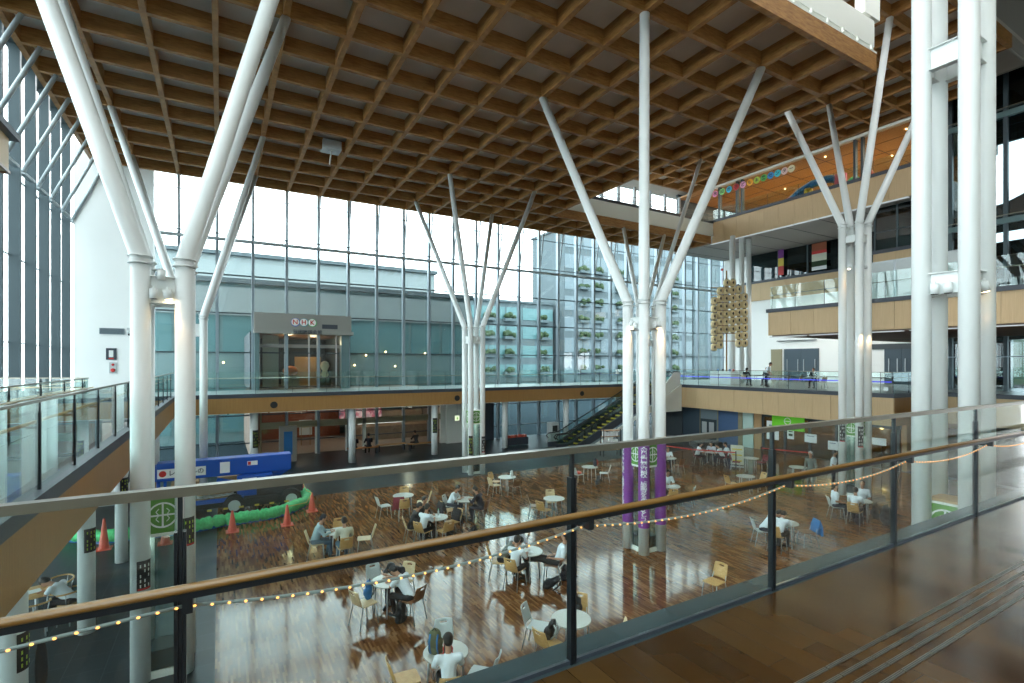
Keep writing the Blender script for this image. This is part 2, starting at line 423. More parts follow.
# level 4 glazed front, warm room behind it
b = MB(); b.box(36.12, 36.16, 14.4, 27.9, 13.56, 16.25)
w = b.out('window_6', glass('room_glass', (.86, .88, .86), 1.4), None, kind='structure', label='glazed front of the play room on the fourth level')
b = MB()
for y in (28.0, 26.35, 25.9, 17.6, 17.15): b.box(36.02, 36.32, y - .07, y + .07, 13.56, 16.25)
b.out('frame', 'mull_dark', w)
b = MB(); b.box(35.9, 36.3, 14.4, 28.4, 16.2, 16.38); struct('trim_11', b, 'offwhite', label='white head rail above the play room glass')
b = MB(); b.box(36.3, 49, 14.4, 33, 13.5, 13.55); struct('floor', b, 'warmwall')
b = MB(); b.box(48.8, 49, 14.4, 33, 13.5, 17); struct('wall_right', b, 'warmwall')
b = MB(); b.box(36.3, 49, 32.6, 32.8, 13.5, 17); struct('wall_right', b, 'bld2')
b = MB(); b.box(36.3, 49, 14.4, 32.8, 16.55, 16.7); struct('ceiling', b, 'warmwall', label='warm timber ceiling of the play room')
b = MB()
for x in range(37, 49, 2): b.box(x, x + .03, 14.4, 32.6, 16.53, 16.552)
for y in range(15, 32, 3): b.box(36.4, 48.8, y, y + .03, 16.53, 16.552)
struct('trim_9', b, 'edge')
# ground level front under the right gallery (X = 30)
seg = [(26.5, 29.5, 'dark'), (24.9, 26.5, mat('slate_panel', (.05, .08, .11), .5)), (23.4, 24.9, mat('grey_blue_panel', (.20, .26, .29), .5)), (21.8, 23.4, mat('blue_panel', (.06, .12, .24), .5)), (20.7, 21.5, mat('mint_panel', (.50, .68, .62), .5)), (20.1, 20.7, 'warmwall')]
for y0, y1, m in seg:
    b = MB(); b.box(30.0, 30.25, y0 + .03, y1 - .03, GZ, -1.58); struct('wall_right', b, m)
b = MB(); b.box(29.97, 30.25, 21.5, 21.8, GZ, -1.58); b.box(29.97, 30.05, 23.37, 23.43, GZ, -1.58); b.box(29.97, 30.05, 24.87, 24.93, GZ, -1.58); struct('trim_12', b, 'beigebox')
w = empty('door_1', (0, 0, 0), kind='structure', label='dark double door in the grey blue panel')
b = MB(); b.box(29.90, 29.98, 23.5, 24.8, GZ, -2.4); b.out('door_leaf', 'mull_dark', w)
b = MB(); b.box(29.88, 29.90, 23.65, 24.05, -3.4, -2.6); b.box(29.88, 29.90, 24.25, 24.65, -3.4, -2.6); b.out('pane', 'plastic', w)
w = empty('window_9', kind='structure', label='dark teal glazing at hall level under the far right gallery')
b = MB(); b.box(30.6, 30.63, -2.5, 12.2, GZ, -1.6); b.out('pane', 'glass_dark', w)
for y in (-2.4, .5, 3.4, 6.3, 9.2, 12.1):
    b = MB(); b.box(30.5, 30.7, y - .05, y + .05, GZ, -1.6); b.out('mullion', 'mull_dark', w)
b = MB(); b.box(36.5, 36.7, -3, 12.3, GZ, -1.6); struct('wall_right', b, 'bldteal')
# cafe box behind glass
b = MB(); b.box(36.8, 37, 12.4, 20.6, GZ, -1.58); struct('wall_right', b, 'warmwall', label='warm timber back wall of the cafe')
b = MB(); b.box(30.2, 37, 20.1, 20.3, GZ, -1.58); b.box(30.2, 37, 12.3, 12.5, GZ, -1.58); struct('wall_right', b, 'warmwall')
w = empty('window_7', kind='structure', label='glazed cafe front under the right gallery')
b = MB(); b.box(30.08, 30.11, 12.5, 20.1, GZ, -1.75); b.out('pane', glass('cafe_glass', (.55, .58, .5), 1.5), w)
b = MB()
for y in (20.05, 18.6, 17.1, 15.6, 14.1, 12.6): b.box(30.0, 30.18, y - .06, y + .06, GZ, -1.6)
b.box(30.0, 30.18, 12.5, 20.1, -1.85, -1.58); b.out('frame', 'mull_dark', w)
b = MB(); b.box(33, 33.6, 13.2, 19, GZ, -2.95)
b.out('cafe_counter', wood('counter_wood', (.2, .1, .04), (.3, .15, .06)), None, label='long timber counter inside the warm lit cafe', cat='counter')

# ---------------------------------------------------------------- glass walls
YF = 33.0
def far_wall():
    w = empty('window_1', (0, 0, 0), kind='structure', label='tall far glass wall with slender vertical mullions')
    xs = [1.65 - 2 * G + G * k for k in range(26)]
    xs = [x for x in xs if x < 43.3]
    for i, x in enumerate(xs):
        b = MB(); b.box(x - .075, x + .075, YF - .28, YF + .02, GZ, 12.2 if x < 36 else 11.6); b.out('mullion', 'mull', w)
    for h, t, m in ((9.57, .035, 'mull_dark'), (5.03, .075, 'mull_dark'), (2.87, .075, 'mull_dark'), (.63, .075, 'mull_dark'), (-1.40, .06, 'mull_dark'), (-3.0, .07, 'mull_dark'), (-4.6, .06, 'mull_dark')):
        z = h + EYE
        if z < GZ: continue
        b = MB(); b.box(-3.0, 43.2, YF - .06, YF + .02, z - t / 2, z + t / 2); b.out('transom', m, w)
    z = 6.97 + EYE
    b = MB(); b.box(-3.0, 43.2, YF - .40, YF - .18, z - .075, z + .075); b.out('wind_beam', 'strut', w)
    z = 7.13 + EYE
    b = MB(); b.tube([(-3, YF - .5, z + .1), (43.2, YF - .5, z + .1)], .03, 6); b.out('cable', 'mull_dark', w)
    b = MB(); b.box(-3.0, 43.2, YF + .02, YF + .035, GZ, 12.2); b.out('pane', 'glass_wall', w)
    for x in xs:
        if x > 35.5: continue
        b = MB(); b.tube([(x, YF - .26, 6.97 + EYE), (x, 32.12, 10.06 + EYE)], .05, 8); b.out('strut', 'strut', w)
        
    b = MB(); b.box(-3.0, 43.2, YF - .25, YF + .03, 12.2, 12.5); b.out('head', 'mull', w)
far_wall()
XL = -6.35
ZT = 10.06 + EYE
def left_wall():
    w = empty('window_2', (0, 0, 0), kind='structure', label='left glass wall with deep pale fins')
    for k in range(-12, 13):
        y = 10.75 + G * k
        if y > 33 or y < -7.6: continue
        b = MB(); b.box(XL - .30, XL + .02, y - .025, y + .025, GZ, 13.2); b.out('mullion', 'mull_dark', w)
        b = MB(); b.box(XL - .17, XL - .01, y + .22, y + .26, GZ, 13.2); b.out('fin', 'fin', w)
        if k > -6:
            b = MB(); b.tube([(XL + .12, y, 7.1 + EYE), (-4.95, y, ZT)], .07, 10)
            b.ball((XL + .12, y, 7.1 + EYE), .085); b.out('strut', 'strut', w)
            b = MB(); b.bar((XL + .06, y, 7.0 + EYE), (XL + .10, y + 1.1, 7.0 + EYE), .16, .10); b.out('bracket', 'strut', w)
        b = MB(); b.tube([(XL - .05, y + .02, 4.2), (XL - .05, y + .3, 4.1)], .02, 6); b.tube([(XL - .05, y + .02, 10.4), (XL - .05, y + .3, 10.3)], .02, 6); b.out('clip', 'mull_dark', w)
    for z in (2.3, 5.5, 8.5): 
        b = MB(); b.box(XL - .32, XL - .28, -7.6, 33, z - .02, z + .02); b.out('transom', 'mull', w)
    b = MB(); b.box(XL - .42, XL - .40, -8, 33.2, GZ, 13.2); b.out('pane', glass('left_glass', (.80, .86, .87), 1.45), w)
    b = MB(); b.box(XL - .45, XL + .05, -8, 33.2, 13.2, 13.4); b.out('head', 'mull_dark', w)
left_wall()
def right_wall():
    w = empty('window_3', (0, 0, 0), kind='structure', label='dark teal glass wall at the right end')
    b = MB(); b.box(37.2, 37.22, -3, 14.4, GZ, 24); b.out('pane', 'glass_teal', w)
    for y in (-1.5, .9, 3.3, 5.7, 8.1, 10.5, 12.9, 14.4):
        b = MB(); b.box(37.0, 37.2, y - .09, y + .09, GZ, 24); b.out('mullion', 'mull_dark', w)
    for z, t, m in ((-.2, .30, 'mull'), (4.0, .05, 'mull_dark'), (1.9, .06, 'mull'), (9.3, .30, 'bldteal2'), (9.62, .04, 'steel'), (15.1, .30, 'bldteal2'), (15.45, .04, 'steel'), (19.0, .1, 'mull_dark'), (21.5, .1, 'mull_dark')):
        b = MB(); b.box(36.95, 37.18, -3, 14.4, z - t / 2, z + t / 2); b.out('transom', m, w)
right_wall()
# stair tower and solid panels outside the right glass
b = MB()
b.prism([(-3, 9.4), (15, 9.4), (15, 10.6), (11.5, 11.1), (7, 13.0), (-3, 16)], 'x', 40.5, 40.7)
b.box(40.5, 40.7, -3, 15, 14.7, 24); b.box(40.5, 40.7, -3, 15, 3.2, 8.8)
y = -2.8
while y < 15: b.box(40.42, 40.5, y, y + .05, 9.4, 10.6); b.box(40.42, 40.5, y, y + .05, 14.7, 16.6); y += .55
struct('stair_tower', b, 'bldteal', label='dark teal outdoor stair behind the right glass wall')
b = MB(); b.box(43.7, 44, -3, 12, GZ, .2); struct('wall_right', b, 'bldteal')

# ---------------------------------------------------------------- coffered ceilings
def node(n, m): return (10.6 + G * n, 10.75 + G * m)
def coffers(name, cells, zb, depth=.62, w=.17, label=None):
    """cells = set of (n, m) squares; ribs along every cell border"""
    ribs_x, ribs_y = set(), set()
    for n, m in cells:
        ribs_x |= {(n, m), (n, m + 1)}; ribs_y |= {(n, m), (n + 1, m)}
    b = MB()
    rows = {}
    for n, m in ribs_x: rows.setdefault(m, []).append(n)
    for m, ns in rows.items():
        ns.sort(); st = ns[0]; pr = st
        for n in ns[1:] + [None]:
            if n is None or n != pr + 1:
                x0, y = node(st, m); x1, _ = node(pr + 1, m)
                b.box(x0 - w / 2, x1 + w / 2, y - w / 2, y + w / 2, zb + .004, zb + depth); st = n
            pr = n
    cols = {}
    for n, m in ribs_y: cols.setdefault(n, []).append(m)
    for n, ms in cols.items():
        ms.sort(); st = ms[0]; pr = st
        for m in ms[1:] + [None]:
            if m is None or m != pr + 1:
                x, y0 = node(n, st); _, y1 = node(n, pr + 1)
                b.box(x - w / 2, x + w / 2, y0 - w / 2 - .003, y1 + w / 2 + .003, zb, zb + depth - .004); st = m
            pr = m
    o = b.out(name, 'timber', None, kind='structure', label=label)
    b = MB()
    for n, m in cells:
        x, y = node(n, m); b.box(x, x + G, y, y + G, zb + depth - .10, zb + depth + .05)
    b.out('ceiling_board', 'board', o)
    return o
ZT = 10.06 + EYE
tray = {(n, m) for n in range(-9, 5) for m in range(-1, 12)} | {(n, m) for n in range(5, 14) for m in (10, 11)}
coffers('ceiling', tray, ZT, label='timber coffered ceiling on the white tree columns')
ZU = 14.8 + EYE
upper = {(n, m) for n in range(3, 14) for m in range(0, 11)} | {(n, m) for n in range(3, 12) for m in (-1,)}
coffers('ceiling', upper, ZU, label='higher timber coffered ceiling on the right')
b = MB(); b.box(-7, 36.4, 8.97, 34, 17.1, 17.3); b.box(36.4, 49, 14.4, 34, 17.1, 17.3); struct('roof', b, 'board')
# parapets above the lower tray
xe = node(5, 0)[0]; ye = node(0, -1)[1]; yp = node(0, 10)[1]
b = MB(); b.box(-6, xe + .02, ye - .02, ye + .10, ZT + .66, ZT + 1.75); b.box(-6, xe + .09, ye - .09, ye + .12, ZT + .62, ZT + .68); b.box(xe - .1, xe + .02, ye, yp, ZT + .66, ZT + 1.75)
x = -5
while x < xe: b.box(x, x + .04, ye - .09, ye - .02, ZT + .62, ZT + .85); x += .9
b.box(-6, xe + .03, ye - .045, ye - .02, ZT + .85, ZT + 1.75)
b.box(xe, 36, yp - .1, yp + .06, ZT + .66, 13.30); b.box(xe, 36, yp - .14, yp, ZT + .62, ZT + .70)
struct('trim_13', b, 'offwhite', label='white parapet above the timber ceiling edge')
b = MB(); b.box(xe, 36, yp - .16, yp + .1, 13.30, 13.50); struct('trim_14', b, 'edge')
b = MB(); b.box(19, 20, ye - .02, ye + .3, 13.5, 16.3); b.box(15.4, 15.9, ye - .02, ye + .3, 13.3, 16.3); struct('wall_upper', b, 'offwhite')
# clerestory behind the parapet
w = empty('window_8', kind='structure', label='high clerestory windows above the white parapet')
yc = 32.0
b = MB(); b.box(19, 36, yc, yc + .02, 12.4, 16.3); b.out('pane', 'glass_wall', w)
for k in range(0, 10):
    b = MB(); x = 19.6 + G * k; b.box(x - .09, x + .09, yc - .2, yc + .02, 12.4, 16.4); b.out('mullion', 'fin', w)
for z in (14.3, 15.1):
    b = MB(); b.box(19, 36, yc - .1, yc, z - .03, z + .03); b.out('transom', 'mull', w)
b = MB(); b.tube([(19.6, yp, 14.1), (36, yp, 14.1)], .02, 6); b.tube([(19.6, yp, 13.8), (36, yp, 13.8)], .012, 6)
for k in range(12): b.tube([(20 + 1.4 * k, yp, 13.48), (20 + 1.4 * k, yp, 14.1)], .015, 6)
b.out('parapet_rail', 'mull_dark', None, label='thin dark rail on top of the white parapet', cat='railing')

# ---------------------------------------------------------------- camera, world, lights
cam = bpy.data.cameras.new('camera'); co = link('camera', cam, None, (0, 0, EYE))
co.rotation_euler = (PI / 2, 0, -math.radians(29.94))
cam.sensor_width = 36; cam.lens = 507 / 1024 * 36; cam.shift_y = 22 / 1024; cam.clip_start = .05; cam.clip_end = 500
S.camera = co
wd = bpy.data.worlds.new('sky'); S.world = wd; wd.use_nodes = True
bg = wd.node_tree.nodes['Background']; bg.inputs[0].default_value = (.95, .98, 1., 1); bg.inputs[1].default_value = 2.6
def area(name, loc, rot, sx, sy, power, col, spread=PI):
    l = bpy.data.lights.new(name, 'AREA'); l.shape = 'RECTANGLE'; l.size = sx; l.size_y = sy; l.energy = power; l.color = col; l.spread = spread
    o = link(name, l, None, loc); o.rotation_euler = rot; return o
def point(name, loc, power, col=(1, .7, .4), r=.1):
    l = bpy.data.lights.new(name, 'POINT'); l.energy = power; l.color = col; l.shadow_soft_size = r
    return link(name, l, None, loc)
def spot(name, loc, aim, power, col=(1, .66, .34), ang=70):
    l = bpy.data.lights.new(name, 'SPOT'); l.energy = power; l.color = col; l.spot_size = math.radians(ang); l.spot_blend = .6; l.shadow_soft_size = .05
    o = link(name, l, None, loc); o.rotation_euler = (Vector(aim) - Vector(loc)).to_track_quat('-Z', 'Y').to_euler(); return o
S.view_settings.view_transform = 'Standard'; S.view_settings.look = 'None'; S.view_settings.gamma = 1
S.view_settings.exposure = 1.68
S.view_settings.use_curve_mapping = False
S.cycles.max_bounces = 10; S.cycles.transparent_max_bounces = 24; S.cycles.diffuse_bounces = 4; S.cycles.glossy_bounces = 4
S.cycles.caustics_reflective = False; S.cycles.caustics_refractive = False
S.cycles.use_denoising = True
S.cycles.sample_clamp_indirect = 4

# ---------------------------------------------------------------- tree columns
def tree_column(label, poles, zring, tops, r, zbase=GZ, full=None, group='white tree columns of steel tube', ztop=None):
    cx = sum(p[0] for p in poles) / 4; cy = sum(p[1] for p in poles) / 4
    e = empty('tree_column', (cx, cy, zbase), 0, label=label, cat='column', group=group)
    T = Matrix.Translation((-cx, -cy, -zbase))
    for i, (x, y) in enumerate(poles):
        zt = zring if ztop is None else ztop
        b = MB(); b.tube([(x, y, zbase + .001), (x, y, zt)], r, 28); b.xf(T); b.out('pole', 'white', e)
        if tops:
            tx, ty, tz = tops[i]
            b = MB(); b.tube([(x, y, zring - .02), (x, y, zring + .02), (tx, ty, tz)], [r, r, r * .93], 28); b.ball((tx, ty, tz), r * .6, n=12); b.xf(T); b.out('branch', 'white', e)
            b = MB()
            for dz in (-.07, .05): b.lathe([(r, dz - .012), (r + .035, dz - .012), (r + .035, dz + .012), (r, dz + .012)], (x, y, zring), 28)
            b.xf(T); b.out('collar', 'white', e)
    def plate(z0, z1):
        xs = sorted({p[0] for p in poles}); ys = sorted({p[1] for p in poles})
        b = MB()
        for y in ys:
            b.box(xs[0], xs[1], y - .012, y + .012, z0, z1); b.box(xs[0], xs[1], y - .07, y + .07, z1 - .012, z1); b.box(xs[0], xs[1], y - .07, y + .07, z0, z0 + .012)
        for x in xs:
            b.box(x - .012, x + .012, ys[0], ys[1], z0, z1); b.box(x - .07, x + .07, ys[0], ys[1], z1 - .012, z1); b.box(x - .07, x + .07, ys[0], ys[1], z0, z0 + .012)
        b.xf(T); b.out('tie_plate', 'white', e)
    return e, plate
A_, B_ = node(-8, 0)[0], node(-5, 0)[0]
Y0, Y3, Y8, Y11 = 10.75, node(0, 3)[1], node(0, 8)[1], node(0, 11)[1]
def quad(x0, x1, y0, y1): return [(x0, y0), (x1, y0), (x0, y1), (x1, y1)]
def tops4(x0, x1, y0, y1, z): return [(x0, y0, z), (x1, y0, z), (x0, y1, z), (x1, y1, z)]
RZ = 1.80 + EYE
e, pl = tree_column('thick white four branched column nearest the left gallery', quad(-1.19, -.55, 10.78, 11.42), RZ, tops4(A_, B_, Y0, Y3, ZT), .147); pl(1.05 + EYE, 1.52 + EYE)
e, pl = tree_column('white branched column standing behind the thick left one', quad(-1.19, -.55, 22.7, 23.35), RZ, tops4(A_, B_, Y8, Y11, ZT), .13); pl(1.05 + EYE, 1.5 + EYE)
e, pl = tree_column('white branched column wrapped in purple banners mid hall', quad(10.6, 11.27, 10.78, 11.44), RZ, [(10.6, Y0, ZT), (16.0, Y0, ZT), (10.62, Y3, ZT), (15.96, Y3, ZT)], .152); pl(1.0 + EYE, 1.35 + EYE)
e, pl = tree_column('slender white branched column in front of the far walkway', quad(10.72, 11.37, 22.7, 23.4), RZ, tops4(10.6, 15.96, Y8, Y11, ZT), .135); pl(1.0 + EYE, 1.35 + EYE)
e, pl = tree_column('white column with high branches before the maple balconies', quad(22.6, 23.25, 10.85, 11.5), 5.75 + EYE, [(24.88, Y0, ZU), (30.24, Y0, ZU), (24.88, Y3, ZU), (30.24, Y3, ZU)], .145); pl(5.0 + EYE, 5.3 + EYE)
e, pl = tree_column('white column half hidden behind the banner column', quad(22.5, 23.15, 22.7, 23.35), 5.0, [(24.9, Y8, ZU), (30.24, Y8, ZU), (26.07, 28.6, ZT), (30.3, 28.6, ZT)], .14); pl(2.6, 2.95)
e, pl = tree_column('massive white four pole column rising at the right', quad(10.45, 11.08, 3.40, 4.04), 12, None, .138, ztop=ZT + 2); pl(1.16 + EYE, 1.52 + EYE); pl(4.95 + EYE, 5.32 + EYE)

def spotlight(loc, on, label, aim=(0, 0, -1), up=False):
    e = empty('spotlight', loc, label=label, cat='spotlight', group='spotlights on the column tie plates')
    d = Vector(aim).normalized()
    b = MB(); b.tube([(0, 0, 0), -d * .17], .062, 18); b.out('housing', 'white', e)
    b = MB(); b.tube([d * .001, d * .006], .052, 18); b.out('lens', 'spoton' if on else 'black', e)
    b = MB(); b.tube([-d * .09, -d * .09 + Vector((0, 0, .12))], .02, 8); b.out('arm', 'white', e)
    if on: spot('warm_spot', Vector(loc) + d * .05, Vector(loc) + d * 2, 4, col=(1, .55, .24), ang=55)
za = 1.12 + EYE
spotlight((-.99, 10.66, za), False, 'unlit white spotlight left of the lit one on the thick left column')
spotlight((-.78, 10.66, za), True, 'lit white spotlight on the thick left column', (.15, .1, -1))
spotlight((-.88, 10.66, 1.62 + EYE), False, 'upper white spotlight above the lit one on the thick left column', (0, 0, 1))
spotlight((10.52, 11.05, za - .1), False, 'unlit white spotlight left of the banner column centre pole')
spotlight((10.50, 11.2, za - .02), True, 'lit white spotlight left of the banner column centre pole', (0, .3, -1))
spotlight((10.95, 10.68, za - .1), False, 'unlit white spotlight right of the banner column centre pole')
spotlight((11.08, 10.66, za - .08), True, 'lit white spotlight right of the banner column centre pole', (.3, 0, -1))
spotlight((10.36, 3.82, za + .04), False, 'unlit white spotlight on the massive right column, left of two')
spotlight((10.36, 3.64, za + .04), False, 'unlit white spotlight on the massive right column, right of two')
spotlight((10.72, 3.28, za + .05), True, 'lit tilted spotlight on the massive right column', (.35, -.1, -1))
spotlight((22.5, 11.2, 3.9 + EYE), True, 'lit spotlight on the high branched column')
spotlight((22.9, 10.75, 3.9 + EYE), False, 'unlit spotlight on the high branched column')
spotlight((11.05, 22.6, za), False, 'small unlit spotlight on the slender far column')
for x, y, z in ((22.9, 11.17, -.1), (22.6, 10.6, 1.1), (23.25, 10.6, 1.1)): pass
spot('warm_spot', (22.45, 10.62, 2.9), (22.75, 11.0, -2), 16, ang=50); spot('warm_spot', (23.1, 10.62, 2.9), (23.2, 11.0, -2), 16, ang=50)

# poles carrying the left gallery and the far walkway
def post_column(name, x, y, z0, z1, r, label, group):
    b = MB(); b.tube([(0, 0, .001), (0, 0, z1 - z0)], r, 24)
    o = b.out(name, 'white', None, label=label, cat='column', group=group); o.location = (x, y, z0)
for y, l in ((9.1, 'nearest white round column under the left gallery'), (13.35, 'white round column beside the sleeping person'), (17.6, 'third white round column under the left gallery, near the red cone'), (21.85, 'white round column under the left gallery beside the van'), (26.1, 'farthest white round column under the left gallery')):
    post_column('round_column', -2.37, y, GZ, -.92, .148, l, 'round columns under the left gallery')
for x, l in ((1.5, 'white round column under the walkway behind the blue lift'), (6.37, 'white round column in front of the lobby screen'), (11.24, 'white round column left of the slender tree column'), (16.1, 'white round column right of the slender tree column'), (21.0, 'white round column at the foot of the escalators')):
    post_column('round_column', x, 28.9, GZ, -.92, .19, l, 'round columns under the far walkway')
for i, (x, y) in enumerate(((35.1, 26.0), (36.2, 26.0), (37.1, 26.0), (36.6, 27.2))):
    post_column('round_column', x, y, 0, 11.6, .19, ('first', 'second', 'third', 'fourth')[i] + ' tall white column from the left beside the paper lanterns', 'tall columns by the lanterns')

# display case between the poles, green sign with a white emblem
def glazed_case(cx, cy, s, label, h0=GZ, top=-2.33 + EYE):
    e = empty('glazed_case', (cx, cy, h0), label=label, cat='glass case', group='glazed cases with green signs inside the tree columns')
    H = top - h0; sh = .66
    b = MB()
    for x in (-s, s):
        for y in (-s, s): b.box(x - .03, x + .03, y - .03, y + .03, 0, H - sh)
    for z in (.06, H - sh - .04, ):
        b.box(-s, s, -s - .02, -s + .02, z, z + .06); b.box(-s, s, s - .02, s + .02, z, z + .06); b.box(-s - .02, -s + .02, -s, s, z, z + .06); b.box(s - .02, s + .02, -s, s, z, z + .06)
    b.box(-s - .03, s + .03, -s - .03, s + .03, 0, .06)
    b.out('frame', 'offwhite', e)
    b = MB(); b.box(-s + .02, s - .02, -s + .0, -s + .008, .12, H - sh - .04); b.box(-s, -s + .008, -s + .02, s - .02, .12, H - sh - .04); b.box(s - .008, s, -s + .02, s - .02, .12, H - sh - .04); b.box(-s + .02, s - .02, s - .008, s, .12, H - sh - .04)
    b.out('pane', 'glass', e)
    b = MB(); b.box(-s + .04, s - .04, -s + .04, s - .04, .06, .45); b.out('grille', 'dark', e)
    b = MB(); b.box(-s - .03, s + .03, -s - .03, s + .03, H - sh + .02, H - .03); sg = b.out('sign_box', 'green_dark', e)
    for q in ((H - .03, H), (H - sh - .01, H - sh + .02)): b = MB(); b.box(-s - .035, s + .035, -s - .035, s + .035, *q); b.out('trim', 'offwhite', e)
    zc = H - sh / 2; R = .21
    for f in ('y', 'x'):
        b = MB()
        def P(u, v, d=.034): return (u, -s - d, zc + v) if f == 'y' else (-s - d, -u, zc + v)
        n = 36
        def strip(pts, w):
            for a, c in zip(pts, pts[1:]):
                b.bar(P(*a), P(*c), .006, w, up=(1, 0, 0) if False else ((Vector(P(*c)) - Vector(P(*a))).cross(Vector((0, 1, 0) if f == 'y' else (1, 0, 0)))))
        strip([(R * math.cos(2 * PI * k / n), R * math.sin(2 * PI * k / n)) for k in range(n + 1)], .028)
        strip([(0, -R), (0, R)], .028); strip([(-R, 0), (R, 0)], .028)
        for sx in (-1, 1):
            strip([(sx * .055, -R * .55), (sx * .10, -R * .30), (sx * .055, 0), (sx * .10, R * .30), (sx * .055, R * .55)], .012)
        b.out('emblem', 'signwhite', sg)
    point('case_light', (cx, cy, h0 + H - sh - .2), 1.2, (.9, 1, .9), .15)
glazed_case(-.87, 11.1, .30, 'glazed case with green emblem sign between the thick left column poles')
glazed_case(10.935, 11.11, .31, 'glazed case with green emblem signs inside the banner column')
glazed_case(10.765, 3.72, .26, 'glazed case with green emblem sign inside the massive right column')
glazed_case(11.05, 23.05, .26, 'small far glazed case with green sign in the slender column')
glazed_case(22.92, 11.17, .26, 'glazed case in the column behind the three seated men')
b = MB(); b.box(10.52, 11.02, 3.46, 3.98, -2.33 + EYE, -2.29 + EYE); b.out('case_lid', 'warmwall', None, label='brown lid over the green sign case of the massive column', cat='lid')

# banners and notices wrapped round the poles
def wrap(name, cx, cy, r, z0, z1, a0, a1, m, label, cat, group=None, n=24):
    e = empty(name, (cx, cy, z0), label=label, cat=cat, group=group)
    b = MB(); vs = []
    for k in range(n + 1):
        a = a0 + (a1 - a0) * k / n
        vs.append([b.bm.verts.new((q * math.cos(a), q * math.sin(a), z)) for q, z in ((r, 0), (r, z1 - z0), (r + .004, z1 - z0), (r + .004, 0))])
    for p, q in zip(vs, vs[1:]):
        for k in range(4): b.bm.faces.new((p[k], p[(k + 1) % 4], q[(k + 1) % 4], q[k]))
    b.bm.faces.new(vs[0]); b.bm.faces.new(vs[-1][::-1])
    b.out('sheet', m, e); return e
def wrap_text(e, r, body, size, zc, ang, m, spacing=1., yscale=1.):
    me = textmesh(body, size, .002, 'CENTER', spacing).copy(); me.materials.clear(); me.materials.append(M[m])
    for v in me.vertices:
        a = ang + v.co.x / r; q = r + .006 + v.co.z
        v.co = (q * math.cos(a), q * math.sin(a), v.co.y * yscale + zc)
    return link('lettering', me, e)
rb = .155; zb0, zb1 = -4.72 + EYE, -2.36 + EYE
VIEW = math.atan2(-10.8, -10.6)
MSG = '金\n足\n農\n業\n高\n校\n \n感\n動\n を\nあ\nり\nが\nと\nう\n！'.replace(' を', 'を')
for i, (x, y) in enumerate(quad(10.6, 11.27, 10.78, 11.44)):
    lab = ('purple banner with white characters on the front pole', 'purple banner on the right pole of the banner column', 'purple banner on the left pole of the banner column', 'purple banner on the rear pole of the banner column')[i]
    w = wrap('banner', x, y, rb, zb0, zb1, VIEW - 2.6, VIEW + 2.6, 'purple', lab, 'banner', 'purple banners round the column poles')
    if i in (0, 2, 1):
        wrap_text(w, rb, MSG, .20, (zb1 - zb0) / 2, VIEW + (0 if i == 0 else (-1.35 if i == 2 else 1.9)), 'signwhite', .70)
def notice(x, y, r, zc, ang, m, stripe, label, h=.5):
    e = wrap('notice', x, y, r + .002, zc - h / 2, zc + h / 2, ang - .75, ang + .75, 'black', label, 'notice', 'small notices wrapped round the poles', 10)
    b = MB()
    for k in range(3):
        a = ang + (-.4 + .4 * k); q = r + .008
        for j in range(5):
            if (j + k) % 4 == 3: continue
            z = h * .10 + j * h * .17
            b.bar((q * math.cos(a), q * math.sin(a), z), (q * math.cos(a), q * math.sin(a), z + h * .10), .018, .003, up=(math.cos(a), math.sin(a), 0))
    b.out('marking', m, e)
    if stripe:
        b = MB(); 
        for k in range(8):
            a = ang - .65 + k * .16; a2 = a + .16; q = r + .008
            b.bar((q * math.cos(a), q * math.sin(a), .02), (q * math.cos(a2), q * math.sin(a2), .02), .004, .03, up=(0, 0, 1))
        b.out('stripe', 'red', e)
notice(-1.19, 10.78, .149, -3.62 + EYE, -1.05, 'signwhite', True, 'black and white notice on the thick left column front pole')
notice(-.55, 10.78, .149, -2.98 + EYE, -1.0, 'lime', True, 'black and lime notice on the thick left column right pole', .5)
notice(-2.37, 13.35, .150, -3.6 + EYE, -.9, 'lime', False, 'dark notice on the column by the sleeping person', .48)
notice(-2.37, 17.6, .150, -3.4 + EYE, -.9, 'lime', False, 'dark notice on the third column under the left gallery', .48)
notice(-2.37, 9.1, .150, -3.8 + EYE, -.35, 'lime', False, 'dark notice on the nearest column under the left gallery', .5)
notice(10.72, 22.7, .137, -2.5, -2.0, 'lime', False, 'lime and black notice on the slender far column front pole', .95)
notice(11.37, 22.7, .137, -2.5, -1.6, 'signwhite', True, 'black and white notice on the slender far column right pole', .8)
notice(11.24, 28.9, .192, -2.2, -1.8, 'lime', False, 'lime notice on the walkway column left of the slender column', .9)
notice(1.5, 28.9, .192, -2.3, -1.2, 'lime', False, 'lime notice on the walkway column behind the blue lift', .9)
notice(22.6, 11.5, .147, -1.3, -2.7, 'signwhite', True, 'black and white notice on the left pole by the cafe', .85)
notice(22.6, 10.85, .147, -1.45, -2.3, 'signwhite', True, 'black and white notice on the front pole by the seated men', .85)

